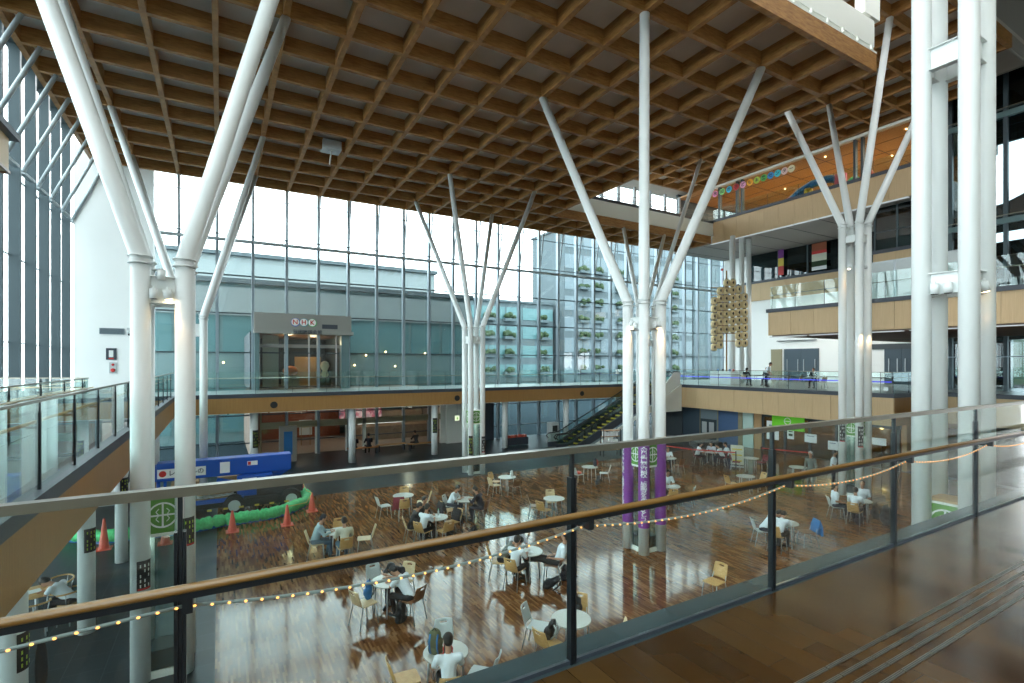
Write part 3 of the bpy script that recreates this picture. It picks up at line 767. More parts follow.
# ---------------------------------------------------------------- glass railings
def railing(label, p0, p1, z, posts, group=None, hand=None, h=1.10, thick=True, detail=True, cap='steel', inward=None, end0=True):
    """glass balustrade from p0 to p1; posts = distances along it; hand = (side offset, height, material)"""
    p0, p1 = Vector(p0), Vector(p1); L = (p1 - p0).length; ang = math.atan2(p1.y - p0.y, p1.x - p0.x)
    e = empty('glass_railing', (p0.x, p0.y, z), ang, label=label, cat='railing', group=group)
    edges = [0] + [p for p in posts if 0 < p < L] + [L]
    for a, c in zip(edges, edges[1:]):
        if c - a < .05: continue
        b = MB(); b.box(a + .012, c - .012, -.006, .006, .012, h - .02); b.out('glass_panel', 'glass', e)
    for p in posts:
        b = MB(); b.box(p - .007, p + .007, -.014, .014, -.05, h - .03); o = b.out('post', 'post', e)
        if thick:
            b = MB(); b.box(p - .018, p - .008, -.018, .018, -.05, .955 * h / 1.1 - .01); b.box(p + .008, p + .018, -.018, .018, -.05, .955 * h / 1.1 - .01); b.out('clamp', 'post', o)
    b = MB(); b.box(0, L, -.022, .022, h - .032, h); b.out('top_rail', cap, e)
    b = MB(); b.box(0, L, -.010, .010, -.012, .008); b.out('base_channel', 'edge', e)
    if hand:
        off, hh, m, r = hand
        b = MB(); b.tube([(0, off, hh), (L, off, hh)], r, 14); b.out('handrail', m, e)
        if detail:
            b = MB(); b.box(0, L, off - .006, off + .006, hh - r - .020, hh - r + .006); b.out('flat_bar', 'post', e)
            for p in posts:
                b = MB(); b.box(p + .012, p + .042, min(off, 0), max(off, 0) , hh - r - .070, hh - r - .018); b.out('bracket', 'post', e)
        else:
            for p in posts:
                b = MB(); b.box(p - .01, p + .01, min(off, 0), max(off, 0), hh - r - .03, hh - r); b.out('bracket', 'post', e)
    return e
R1 = railing('long glass railing with timber handrail in the foreground', (-1.78, 2.11), (15.5, 2.11), 0, [1.66 + 1.69 * k for k in range(9)], hand=(-.13, .79, 'rail_wood', .015))
PX = [-1.78 + 1.66 + 1.69 * k for k in range(9)]
# the rope of lights hung below the handrail
def rope_light():
    e = empty('string_light', (0, 0, 0), label='rope of small warm bulbs sagging below the foreground handrail', cat='string lights')
    nodes = [(-1.8, .56)] + [(x + .02, .714) for x in PX]
    b = MB(); bulbs = []
    for (x0, z0), (x1, z1) in zip(nodes, nodes[1:]):
        sag = .063 if x1 > .5 else -.02
        pts = []
        n = 16
        for k in range(n + 1):
            t = k / n
            z = z0 + (z1 - z0) * t - sag * 4 * t * (1 - t)
            pts.append((x0 + (x1 - x0) * t, 2.03, z))
        b.tube(pts, .0062, 8)
        nb = 33
        for k in range(nb):
            t = (k + .5) / nb; bulbs.append((x0 + (x1 - x0) * t, 2.023, z0 + (z1 - z0) * t - sag * 4 * t * (1 - t)))
    b.out('clear_tube', 'rope', e)
    me = None
    q = MB()
    for p in bulbs[99:]: q.ball(p, .0045, (1.3, 1, 1), 6, 4)
    q.out('bulb', 'bulb', e, kind='stuff')
    for p in bulbs[:99]:
        if me is None:
            q = MB(); q.ball((0, 0, 0), .0042, (1.3, 1, 1), 8, 6); me = q.mesh('bulb'); me.materials.append(M['bulb'])
        link('bulb', me, e, p)
rope_light()
railing('glass railing along the left gallery edge, right of the corner', (-1.88, 2.2), (-1.88, 28.15), 0, [.8 + 1.7 * k for k in range(15)], 'glass railings of the galleries', hand=(.12, .80, 'ply_pale', .02), detail=False)
railing('inner glass railing of the left gallery, parallel to its edge', (-3.5, 4.0), (-3.5, 19.9), 0, [1.2 + 2.0 * k for k in range(8)], 'glass railings of the galleries', hand=(-.12, .80, 'ply_pale', .02), detail=False)
railing('short glass railing crossing towards the left glass wall', (-5.9, 21.2), (-3.5, 19.95), 0, [.05, 1.3, 2.6], 'glass railings of the galleries', hand=(-.12, .80, 'ply_pale', .02), detail=False)
railing('glass railing along the far walkway', (-1.8, 28.28), (28.95, 28.28), 0, [.0 + 1.647 + 1.69 * k for k in range(18)], 'glass railings of the galleries', hand=(.10, .80, 'steel', .022), detail=False, thick=False, cap='glass')
railing('glass railing of the right gallery above the maple panels', (29.03, 26.85), (29.03, 12.45), 0, [1.3, 2.6, 4.25, 5.87, 7.49, 9.1, 10.7, 12.3, 13.9], 'glass railings of the galleries', hand=(.10, .80, 'steel', .022), detail=False, thick=False)
railing('glass railing at the right gallery corner beside the massive column', (29.1, 12.45), (33.0, 12.45), 0, [.05, 1.7, 3.4], 'glass railings of the galleries', hand=(.10, .80, 'steel', .022), detail=False, thick=False)
railing('glass railing of the far walkway end above the escalators', (29.03, 28.2), (29.03, 26.9), 0, [.05, .6, 1.2], 'glass railings of the galleries', detail=False, thick=False)
# blue tape along the right gallery railing
b = MB(); b.tube([(29.09, 26.8, .62), (29.09, 22, .60), (29.09, 12.5, .60)], .028, 8); b.out('light_tube', emis('blue_tube', (.12, .12, 1.), .35), None, label='blue light tube along the right gallery railing', cat='light tube')
# projecting balcony on level 3
ZB = 2.97 + EYE
b = MB(); b.box(26.42, 37, -2, 17.2, ZB - .15, ZB - .02); struct('floor', b, 'soffit')
b = MB(); b.box(26.25, 26.5, -2, 17.35, ZB - .16, ZB + .03); b.box(26.5, 37, 17.15, 17.35, ZB - .16, ZB + .03); struct('trim_15', b, 'edge')
panel_fascia('trim_16', 26.33, -2, 17.27, 3.08, ZB - .16, 'fascia_pale', 1.2, label='maple fascia panels of the projecting balcony')
panel_fascia('trim_16', 17.13, 26.45, 37, 3.08, ZB - .16, 'fascia_pale', 1.2, along='x')
b = MB(); b.box(26.45, 43, -2, 17.1, 3.02, 3.12); struct('ceiling', b, 'soffit_brown', label='brown soffit under the projecting balcony')
b = MB(); y = 0.
while y < 16.8: b.box(26.5, 26.8, y, y + 1.9, 2.98, 3.02); y += 2.2
struct('trim_10', b, 'strip_light')
railing('glass railing of the projecting balcony in the middle right', (26.42, 17.2), (26.42, -1.5), ZB, [.1, 1.4, 2.9, 4.2, 5.6, 7.2, 8.8, 10.4, 12, 13.6, 15.2, 16.8], 'glass railings of the galleries', hand=(.10, .80, 'steel', .022), detail=False, thick=False, h=1.25, cap='glass')
railing('glass railing of the fourth level before the play room', (36.05, 28.6), (36.05, 14.4), 13.54, [.1 + 2.4 * k for k in range(6)], 'glass railings of the galleries', detail=False, thick=False, cap='glass', h=.9)
for i in range(4):
    b = MB(); y = 13.6 - 1.25 * i
    b.box(0, .03, -.58, .58, .15, 1.9); e = b.out('partition', 'plastic', None, label=('white folding partition on the projecting balcony, first from the left', 'second white folding partition from the left on the balcony', 'third white folding partition from the left on the balcony', 'rightmost visible white folding partition on the balcony')[i], cat='partition', group='white partitions on the projecting balcony'); e.location = (27.6, y, ZB)
    b = MB(); b.box(-.01, .04, -.62, -.57, 0, 1.95); b.box(-.01, .04, .57, .62, 0, 1.95); b.box(-.01, .04, -.6, .6, 1.9, 1.95); b.box(-.2, .2, -.6, -.56, 0, .03); b.box(-.2, .2, .56, .6, 0, .03); b.out('frame', 'chrome', e)

# ---------------------------------------------------------------- level 2 doors on the right wall, small fittings
def dbl_door(name, x, y0, y1, z, h, label, m='slate'):
    w = empty(name, (0, 0, 0), kind='structure', label=label)
    ym = (y0 + y1) / 2
    for a, c in ((y0, ym - .01), (ym + .01, y1)):
        b = MB(); b.box(x - .06, x, a, c, z, z + h); b.out('door_leaf', M['navy_door'], w)
    b = MB()
    for y in (ym - .25, ym + .25, y0 + .3, y1 - .3): b.box(x - .10, x - .06, y - .03, y + .03, z + .9, z + 1.9)
    b.out('door_handle', 'chrome', w)
M['navy_door'] = mat('blue_grey_door', (.055, .085, .11), .5)
dbl_door('door_2', 43.2, 23.8, 26.8, 0, 2.8, 'dark blue grey double doors in the white wall')
dbl_door('door_3', 43.2, 16.8, 19.0, 0, 2.6, 'dark blue double doors right of the white columns')
b = MB(); b.box(43.1, 43.2, 12, 16.6, 0, 2.9); b.box(43.12, 43.2, 16.6, 20.6, 2.6, 3.0); struct('wall_right', b, 'dark')
b = MB(); b.box(43.1, 43.19, 27.0, 28.0, 0, 2.8); struct('trim_12', b, 'beigebox')
b = MB(); b.box(43.0, 43.2, 24.0, 27.4, 3.5, 3.55); struct('trim_12', b, 'edge')
e = empty('hanging_banner', (43.02, 27.0, 9.35), label='narrow purple yellow and red banner in the dark upper window', cat='banner')
for z0, z1, m in ((1.5, 2.25, 'purple'), (.8, 1.5, 'yellow'), (0, .8, 'red')):
    b = MB(); b.box(-.01, .01, -.25, .25, z0, z1); b.out('cloth_band', m, e)
e = empty('window_poster', (43.02, 23.7, 9.3), label='tall poster with white red and green blocks in the dark upper window', cat='poster')
for z0, z1, m in ((1.6, 2.25, 'brick'), (1.35, 1.6, 'red'), (.75, 1.35, 'cream'), (.3, .75, 'foliage'), (0, .3, 'paper')):
    b = MB(); b.box(-.01, .01, -.6, .6, z0, z1); b.out('picture_band', m, e)
def plaque(name, loc, sx, sz, m, label, cat, axis='y', d=.05, detail=None):
    e = empty(name, loc, label=label, cat=cat)
    b = MB()
    if axis == 'y': b.box(-sx / 2, sx / 2, -d, 0, -sz / 2, sz / 2)
    else: b.box(-d, 0, -sx / 2, sx / 2, -sz / 2, sz / 2)
    b.out('panel', m, e)
    if detail: detail(e)
    return e
def dvent(e):
    b = MB()
    for k in range(5): b.box(-.46, .46, -.07, -.05, -.12 + k * .055, -.095 + k * .055)
    b.out('slat', 'mull_dark', e)
plaque('wall_vent', (-4.72, 32.25, 1.63 + EYE), 1.0, .30, 'mull', 'grey ventilation grille on the white wall', 'vent', detail=dvent)
def dpan(e):
    b = MB(); b.box(-.09, .09, -.07, -.05, -.16, .18); b.out('diagram', 'signwhite', e)
    b = MB(); b.box(-.1, .1, -.07, -.05, -.26, -.2); b.out('band', 'red', e)
plaque('evacuation_sign', (-4.75, 32.25, .48 + EYE), .42, .58, 'edge', 'dark square evacuation plan sign on the white wall', 'sign', detail=dpan)
def dalarm(e):
    b = MB(); b.ball((0, -.06, -.12), .1, (1, .4, 1)); b.out('button', 'red', e)
    b = MB(); b.ball((0, -.06, .16), .06, (1, .4, 1)); b.out('lamp', 'red', e)
plaque('fire_alarm', (-4.68, 32.25, -.22 + EYE), .30, .55, 'plastic', 'fire alarm box with red button below the plan sign', 'fire alarm', detail=dalarm)
e = empty('security_camera', (-4.05, 32.25, 1.62 + EYE), label='small white security camera on the white wall', cat='camera')
b = MB(); b.box(-.06, .06, -.12, 0, .06, .2); b.tube([(0, -.12, .02), (.05, -.22, -.12)], .07, 12); b.out('body', 'plastic', e)
b = MB(); b.ball((.06, -.24, -.15), .06); b.out('dome', 'black', e)
# speakers in the walkway fascia
for x, l in ((2.36, 'round black speaker in the walkway fascia, above the lobby'), (12.41, 'round black speaker in the fascia left of the slender column'), (21.87, 'round black speaker in the fascia above the escalators')):
    b = MB(); b.tube([(0, 0, 0), (0, -.03, 0)], .17, 24); o = b.out('speaker', 'post', None, label=l, cat='speaker', group='round speakers in the walkway fascia'); o.location = (x, 28.2, -.56)
    b = MB(); b.tube([(0, -.03, 0), (0, -.04, 0)], .14, 24); b.out('grille', 'black', o)
# projector under the ceiling
e = empty('ceiling_unit', (4.56, 25.1, ZT), label='white box unit with a short rod hanging from the timber ceiling', cat='ceiling unit')
b = MB(); b.box(-.42, .42, -.36, .36, -.02, .42); bevel(b.out('case', 'plastic', e), .03)
b = MB(); b.tube([(0, -.1, -.02), (-.12, -.3, -.75)], .035, 10); b.out('rod', 'signwhite', e)
b = MB(); b.box(-.16, .16, -.12, .12, -.05, -.02); b.out('mount', 'chrome', e)
# maple slab end at the upper left
b = MB(); b.box(-6.3, -2.74, 3, 10.85, 3.50 + EYE, 3.60 + EYE); struct('trim_8', b, 'edge')
b = MB(); b.box(-6.3, -2.85, 3, 10.75, 2.98 + EYE, 3.50 + EYE); struct('gallery_slab', b, 'fascia_pale', label='end of a maple clad upper slab at the left edge')
b = MB(); b.box(-2.86, -2.83, 3, 10.76, 2.95 + EYE, 2.99 + EYE); b.box(-6.3, -2.83, 10.74, 10.77, 2.95 + EYE, 2.99 + EYE); struct('trim_9', b, 'ply_dark')

# ---------------------------------------------------------------- broadcasting hall portal on the walkway
e = empty('entrance_portal', (0, 0, 0), label='grey entrance portal with three round red letter emblems on the far walkway', cat='portal')
M['portal'] = mat('grey_portal', (.27, .27, .245), .5)
b = MB(); b.box(1.68, 7.08, 32.30, 32.9, 1.95 + EYE, 2.93 + EYE); b.box(1.66, 7.16, 32.05, 32.9, 1.74 + EYE, 1.95 + EYE); b.out('canopy', 'portal', e)
for q in ((1.72, 1.95), (6.5, 6.95)): b = MB(); b.box(*q, 32.35, 32.9, 0, 1.74 + EYE); b.out('jamb', 'bldteal2', e)
b = MB(); b.box(5.35, 6.25, 32.28, 32.31, 2.10 + EYE, 2.36 + EYE); b.out('grille', 'edge', e)
cols = [(.05, .12, .5), (.05, .30, .35), (.08, .45, .12)]
for i, ch in enumerate('NHK'):
    x = 3.85 + .47 * i; z = 2.43 + EYE
    em = empty('emblem', (x, 32.27, z)); em.parent = e
    b = MB(); b.tube([(0, 0, 0), (0, -.03, 0)], .25, 28); b.out('rim', mat('emblem_rim_%s' % ch, cols[i], .5), em)
    b = MB(); b.tube([(-.01, -.03, .01), (-.01, -.04, .01)], .215, 28); b.out('disc', 'signwhite', em)
    t = text(ch, .38, (-.01, -.05, .0), -90, 'red', em, depth=.02); 
text('秋田放送会館', .27, (4.5, 32.03, 1.845 + EYE), -90, 'edge', e, depth=.02)
b = MB(); b.box(1.95, 6.5, 32.96, 33.0, .95 + EYE, 1.15 + EYE); b.out('door_header', 'portal', e)
b = MB()
for x in (1.98, 3.35, 4.7, 6.3): b.box(x - .04, x + .04, 32.94, 33.0, 0, 1.74 + EYE)
b.out('door_frame', 'chrome', e)
# room behind the portal
b = MB(); b.box(1.6, 7.1, 33.2, 41, -.12, 0); struct('floor', b, 'ply_dark'); 
b = MB(); b.box(1.6, 7.1, 33.2, 41, 1.80 + EYE, 1.9 + EYE); struct('ceiling', b, 'ply_dark')
b = MB(); b.box(1.6, 7.1, 41, 41.1, 0, 3.4); b.box(1.5, 1.6, 33.1, 41, 0, 3.4); b.box(7.0, 7.1, 33.1, 41, 0, 3.4); struct('wall_portal', b, 'dark')
b = MB(); b.box(2.3, 3.2, 35.0, 35.3, 0, 3.3); struct('wall_portal', b, 'cream')
b = MB(); b.box(4.5, 6.2, 38, 38.2, .0, 2.0); b.out('display_screen', 'warmwall', None, label='warm timber display board inside the portal room', cat='board')
e = empty('display_stand', (3.9, 35.2, 0), label='round orange display on a khaki stand inside the portal', cat='display')
b = MB(); b.box(-.5, .5, -.3, .3, 0, .75); b.out('stand', 'beigebox', e)
b = MB(); b.ball((0, 0, 1.05), .45, (1, .6, .75)); b.out('round_top', mat('orange_top', (.6, .16, .03), .6), e)
e = empty('display_figure', (5.9, 34.6, 0), label='cream and coloured standing display at the right of the portal', cat='display')
b = MB(); b.lathe([(.35, 0), (.42, .3), (.3, .6), (.15, .62)], n=16); b.out('base', 'foliage', e)
b = MB(); b.lathe([(.1, .6), (.26, .8), (.15, 1.05), (.2, 1.15), (.3, 1.35), (.22, 1.6), (.05, 1.7)], n=16); b.out('body', 'lantern', e)
point('portal_lamp', (3.8, 35.5, 2.9), 22, (1, .75, .45), .3); point('portal_lamp', (5.6, 37, 2.9), 18, (1, .75, .45), .3)

# ---------------------------------------------------------------- lobby under the walkway
b = MB(); b.box(1.6, 14.2, 33.2, 44, GZ - .05, GZ + .01); struct('floor', b, mat('lobby_floor', (.30, .24, .20), .4))
b = MB(); b.box(1.6, 14.2, 33.05, 44, -.55, -.3); struct('ceiling', b, 'soffit_brown')
b = MB(); b.box(1.6, 14.2, 44, 44.2, GZ, -.5); b.box(1.5, 1.6, 33.1, 44, GZ, -.5); b.box(14.1, 14.3, 33.1, 44, GZ, -.5); struct('wall_lobby', b, 'soffit_brown')
b = MB(); b.box(2.4, 8.0, 40.5, 40.8, GZ, -.55); struct('wall_lobby', b, 'brick', label='brick red wall inside the lobby')
b = MB(); b.box(8.7, 14.0, 36.5, 40.0, GZ, -3.0); b.box(8.7, 14.0, 37.7, 40.0, -3.0, -2.55); b.box(8.7, 14, 38.7, 40, -2.55, -2.1); struct('stepped_seating', b, wood('lobby_steps', (.24, .17, .12), (.32, .24, .17)), label='stepped timber seating in the lobby')
e = empty('video_screen', (9.1, 38.4, -1.55), label='wide screen showing a pink and red crowd in the lobby', cat='screen')
b = MB(); b.box(-1.6, 1.6, 0, .1, -1.0, 0); b.out('housing', 'black', e)
m, nt, bs = nmat('crowd_picture'); v = nt.nodes.new('ShaderNodeTexVoronoi'); v.inputs['Scale'].default_value = 5
r = nt.nodes.new('ShaderNodeValToRGB'); tc = nt.nodes.new('ShaderNodeTexCoord')
for k, (p, c) in enumerate(((0, (.05, .02, .05)), (.35, (.6, .12, .15)), (.6, (.9, .55, .5)), (.85, (.08, .08, .12)))):
    el = r.color_ramp.elements[k] if k < 2 else r.color_ramp.elements.new(p); el.position = p; el.color = (*c, 1)
nt.links.new(tc.outputs['Object'], v.inputs['Vector']); nt.links.new(v.outputs['Color'], r.inputs[0]); nt.links.new(r.outputs[0], bs.inputs['Emission Color']); bs.inputs['Emission Strength'].default_value = .22; bs.inputs['Base Color'].default_value = (.02, .02, .02, 1)
b = MB(); b.box(-1.55, 1.55, -.01, 0, -.95, -.05); b.out('picture', m, e)
b = MB(); b.box(2.0, 13.2, 32.80, 32.95, -2.32, -1.93); b.box(2.0, 2.1, 32.85, 33, GZ, -.9); struct('trim_17', b, 'beigebox')
b = MB()
for x in (5.1, 6.9): b.box(x - .05, x + .05, 32.86, 33, GZ, -.9)
b.box(7.9, 8.1, 32.8, 33.0, GZ, -.9); b.box(13.2, 13.6, 32.8, 33.0, GZ, -.9); struct('trim_18', b, 'offwhite')
b = MB(); b.box(13.5, 15.6, 32.4, 32.7, GZ, -.9); struct('wall_far', b, 'offwhite'); b = MB(); b.box(15.6, 17.1, 32.3, 32.7, GZ, -.9); struct('wall_far', b, 'edge')
b = MB(); b.box(7.9, 10.9, 34.2, 34.4, -2.50, -2.38); b.out('linear_lamp', 'lampwhite', None, label='long white linear lamp inside the lobby', cat='lamp')
for x, y, l in ((7.5, 31.1, 'left orange bench in front of the lobby steps'), (9.4, 31.6, 'middle orange bench in front of the lobby steps'), (11.2, 31.0, 'right orange bench before the pale lobby wall')):
    e = empty('bench', (x, y, GZ), label=l, cat='bench', group='orange topped benches by the lobby')
    b = MB(); b.box(-.9, .9, -.2, .2, .38, .44); b.out('seat', mat('orange_seat', (.5, .2, .05), .6) if x < 8 else 'fascia', e)
    for sx in (-.8, .8):
        b = MB(); b.box(sx - .03, sx + .03, -.17, .17, 0, .38); b.out('leg', 'edge', e)
e = empty('exhibit_panel', (3.3, 30.9, GZ), label='tall grey stand with a blue poster left of the lobby doors', cat='stand')
b = MB(); b.box(-.45, .45, -.12, .12, 0, 2.0); b.out('body', 'portal', e); b = MB(); b.box(-.22, .22, -.14, -.12, .4, 1.7); b.out('poster', 'bluebag', e)
for i, (x, y) in enumerate(((4.5, 36), (8, 36.5), (12, 36))): point('lobby_lamp', (x, y, -.9), 28, (1, .8, .6), .3)
e = empty('easel_board', (5.0, 36.5, GZ), label='white poster board on an easel inside the lobby', cat='board')
b = MB(); b.box(-.4, .4, 0, .04, .7, 1.7); b.out('board', 'paper', e); b = MB(); b.box(-.3, -.26, 0, .04, 0, 1.7); b.box(.26, .3, 0, .04, 0, 1.7); b.out('leg', 'fascia', e); b = MB(); b.box(-.2, .2, -.01, 0, 1.2, 1.55); b.out('picture', 'yellow', e)
e = empty('exit_sign', (12.9, 29.3, -1.9), label='small lit sign hanging on a rod before the dark shutter', cat='sign')
b = MB(); b.box(-.14, .14, -.04, .04, -.16, .16); b.out('light_box', emis('sign_lit', (.8, .9, .6), .3), e); b = MB(); b.tube([(0, 0, .16), (0, 0, .98)], .012, 8); b.out('rod', 'chrome', e)
b = MB(); b.box(-.05, .05, -.045, -.04, -.03, .03); b.box(-.02, .02, -.045, -.04, -.08, .08); b.out('symbol', 'green', e)

# ---------------------------------------------------------------- escalators
def escalator(y0, y1, label):
    e = empty('escalator', (0, 0, 0), label=label, cat='escalator', group='pair of escalators up to the right gallery')
    x0, x1 = 19.6, 28.3; z0, z1 = GZ, 0
    def z(x): return z0 + (z1 - z0) * (x - x0) / (x1 - x0)
    b = MB(); n = 22
    for k in range(n):
        xa = x0 + (x1 - x0) * k / n; xb = x0 + (x1 - x0) * (k + 1) / n
        b.box(xa, xb, y0 + .12, y1 - .12, z(xa) - .05, z(xb))
    b.out('steps', 'black', e)
    b = MB()
    for k in range(n):
        xa = x0 + (x1 - x0) * k / n; zz = z(x0 + (x1 - x0) * (k + 1) / n)
        b.box(xa - .012, xa + .03, y0 + .14, y1 - .14, zz - .09, zz + .006)
    b.out('step_edge', 'yellow', e)
    for y in (y0 + .06, y1 - .06):
        b = MB(); b.prism([(x0 - .8, z0), (x0 - .8, z0 + .3), (x0, z0 + .32), (x1, z1 + .3), (x1 + .6, z1 + .3), (x1 + .6, z1), (x1, z1 - .3), (x0 + .4, z0)], 'y', y - .05, y + .05); b.out('skirt', 'edge', e)
        b = MB(); b.prism([(x0 - .8, z0 + .3), (x0 - .8, z0 + .85), (x0, z0 + .9), (x1, z1 + .9), (x1 + .6, z1 + .9), (x1 + .6, z1 + .3), (x1, z1 + .3), (x0, z0 + .32)], 'y', y - .006, y + .006); b.out('glass_side', 'glass', e)
        b = MB(); b.tube([(x0 - .8, y, z0 + .6), (x0 - .95, y, z0 + .75), (x0 - .8, y, z0 + .9), (x0, y, z0 + .95), (x1, y, z1 + .95), (x1 + .6, y, z1 + .95), (x1 + .72, y, z1 + .78)], .038, 10); b.out('handrail', 'rubber', e)
    return e
escalator(26.9, 27.9, 'farther escalator with yellow edged dark steps')
escalator(25.8, 26.8, 'nearer escalator with yellow edged dark steps')
b = MB(); b.prism([(19.5, GZ), (20.3, GZ), (28.9, .0), (28.9, -1.9), (25.3, -1.9), (22.5, -3.2), (22.3, GZ), (19.5, GZ - .001)][::-1], 'y', 25.62, 25.72)
b.out('escalator_cladding', 'offwhite', None, label='white side cladding below the escalators', cat='cladding')
b = MB(); b.prism([(28.3, .9), (28.9, .9), (28.9, -1.55), (26.6, -1.55), (26.6, -.6)], 'y', 25.74, 25.8)
b.out('escalator_side_panel', 'offwhite', None, label='white upper side panel of the escalators', cat='cladding')
# counters at the foot of the escalators
e = empty('information_kiosk', (19.9, 28.9, GZ), label='white kiosk machine at the foot of the escalators', cat='kiosk')
b = MB(); b.box(-.35, .35, -.25, .25, 0, 1.45); bevel(b.out('body', 'plastic', e), .03); b = MB(); b.box(-.2, .2, -.27, -.25, .85, 1.25); b.out('screen', 'black', e)
e = empty('brochure_rack', (20.2, 23.3, GZ), -.2, label='timber brochure rack beside the white escalator cladding', cat='rack')
b = MB()
for z in (.35, .75, 1.15, 1.5): b.box(-.55, .55, -.2, .2, z, z + .03)
b.out('shelf', 'fascia', e)
b = MB()
for x in (-.56, .56):
    for y in (-.2, .2): b.box(x - .02, x + .02, y - .02, y + .02, 0, 1.6)
b.out('frame', 'post', e)
random.seed(3)
for z in (.38, .78, 1.18):
    b = MB()
    for k in range(5): b.box(-.5 + .2 * k, -.36 + .2 * k, -.12, .1, z, z + random.uniform(.16, .3))
    b.out('brochure_row', 'paper', e)
e = empty('notice_rack', (17.2, 29.4, GZ), label='low dark stand with orange goods by the far windows', cat='stand')
b = MB(); b.box(-.9, .9, -.2, .2, .05, .55); b.out('body', 'edge', e); b = MB()
for k in range(6): b.box(-.8 + .28 * k, -.6 + .28 * k, -.15, .15, .55, .7)
b.out('goods', 'orange', e)

# ---------------------------------------------------------------- lanterns on a pole rack
e0 = None
zL = lambda y: (363.5 - y) * 37.26 / 507 + EYE
tx = [714, 720, 725.8, 732.3, 738.4, 744.5]
tops_ = [301, 291, 291, 290.5, 289.5, 297]; cnt = [7, 8, 6, 6, 8, 7]
xl = lambda px: 32.5 + (px - 730) * .0636; yl = lambda px: 24.3 - (px - 730) * .0367
def lantern():
    e = empty('paper_lantern', (0, 0, 0), label='x', cat='lantern', group='paper lanterns hung on the tall bamboo rack')
    b = MB(); b.lathe([(.10, -.27), (.20, -.22), (.235, -.08), (.235, .08), (.20, .22), (.10, .27)], n=14); b.out('shade', 'lantern', e)
    b = MB(); b.lathe([(.11, -.30), (.11, -.26)], n=12); b.lathe([(.11, .26), (.11, .30)], n=12); b.out('ring', 'black', e)
    b = MB(); b.box(-.14, -.08, -.24, -.20, -.1, .1); b.box(-.2, -.05, -.235, -.2, -.02, .02); b.out('crest', 'black', e)
    return e
proto = lantern(); first = True
rows = ['top', 'second', 'third', 'fourth', 'fifth', 'sixth', 'seventh', 'eighth']; colsn = ['leftmost', 'second', 'third', 'fourth', 'fifth', 'rightmost']
for c in range(6):
    for k in range(cnt[c]):
        z = zL(tops_[c] + 7.7 * k); loc = (xl(tx[c]), yl(tx[c]), z); lb = 'yellowed paper lantern, %s from the top in the %s hanging column' % (rows[k], colsn[c])
        if first: proto.location = loc; proto.rotation_euler = (0, 0, -.2); proto['label'] = lb; first = False
        else: dup(proto, loc, -.2, lb)
for k, px in enumerate((726.5, 732.6)): dup(proto, (xl(px), yl(px), zL(283)), -.2, 'yellowed paper lantern at the very top, %s of the pair' % ('left', 'right')[k])
e = empty('lantern_rack', (xl(730), yl(730), 0), label='tall bamboo rack carrying the paper lanterns', cat='rack')
b = MB(); b.tube([(0, .3, 0), (0, .3, zL(270))], .05, 10); b.out('pole', 'fascia', e)
b = MB()
for k in range(8): z = zL(287 + 7.7 * k) - .0; b.bar((-.98, .3 + .57, z), (.95, .3 - .55, z), .04, .05)
b.out('crossbar', 'fascia', e)
b = MB(); b.tube([(-.3, .45, zL(270)), (-.3, .45, zL(284))], .015, 6); b.ball((-.3, .45, zL(269)), .1); b.out('finial', 'red', e)

# circles with characters on the play room glass
sg = '秋田市子ども未来センター'
cc = [(.75, .25, .42), (.25, .65, .20), (.03, .45, .65), (.55, .04, .05), (.75, .35, .55), (.80, .38, .03), (.45, .65, .10), (.10, .45, .10), (.03, .30, .65), (.05, .55, .65), (.75, .55, .52), (.75, .68, .45)]
for i, ch in enumerate(sg):
    px = 715.5 + 6.93 * i; t = (px - 512) / 507; z = 36.0 / (.49908 + .86656 * t); y = z * (.86656 - .49908 * t)
    hy = 194 - 2.30 * i
    zz = (363.5 - hy) * z / 507 + EYE
    e = empty('sign_disc', (35.98, y, zz), label='round coloured disc with a dark character, %s of twelve on the play room glass' % ('1st 2nd 3rd 4th 5th 6th 7th 8th 9th 10th 11th 12th'.split()[i]), cat='sign', group='coloured character discs on the play room glass')
    b = MB(); b.tube([(0, 0, 0), (-.03, 0, 0)], .26, 22); b.out('disc', mat('disc_%d' % i, cc[i], .6), e)
    text(ch, .34, (-.04, 0, 0), 180, 'black', e, depth=.01)
# soft play equipment
e = empty('play_slide', (38.3, 21.3, 13.55), label='blue arched play slide with pink posts behind the glass', cat='play equipment')
b = MB(); b.tube([(0, 1.9, .6), (0, 1.3, 1.0), (0, .3, 1.35), (0, -.8, 1.4), (0, -1.6, 1.15)], .28, 12); b.out('blue_arch', 'bluebag', e)
b = MB(); b.tube([(0, 1.9, 0), (0, 1.9, .75)], .35, 14); b.tube([(0, -1.7, 0), (0, -1.7, 1.45)], .38, 14); b.out('pink_post', mat('pink_pad', (.6, .10, .18), .6), e)
b = MB(); b.box(-.3, .3, -1.2, 1.5, 0, .3); b.tube([(0, .6, .3), (0, .6, 1.1)], .3, 10); b.out('yellow_block', 'yellow', e)
e = empty('soft_blocks', (38.3, 18.4, 13.55), label='green and orange round soft blocks behind the glass', cat='play equipment')
b = MB(); b.ball((0, .3, .5), .5, (1, 1, 1)); b.out('green_block', 'netgreen', e); b = MB(); b.ball((0, -.5, .75), .45); b.ball((0, -.5, .3), .3); b.out('orange_block', 'orange', e)
for x in (38, 42, 46):
    for y in (15.5, 18, 20.5, 23, 26):
        b = MB(); b.tube([(0, 0, 0), (0, 0, -.03)], .055, 12); o = b.out('downlight', 'warmlamp', None, label='small warm ceiling downlight in the play room', cat='downlight', group='downlights in the play room ceiling'); o.location = (x, y, 16.52)
area('gallery_fill_light', (9, -2.5, 16.2), (0, 0, 0), 28, 8, 200, (1, .97, .93))  # unseen fill without a fixture, added to lighten handrail, floor and columns
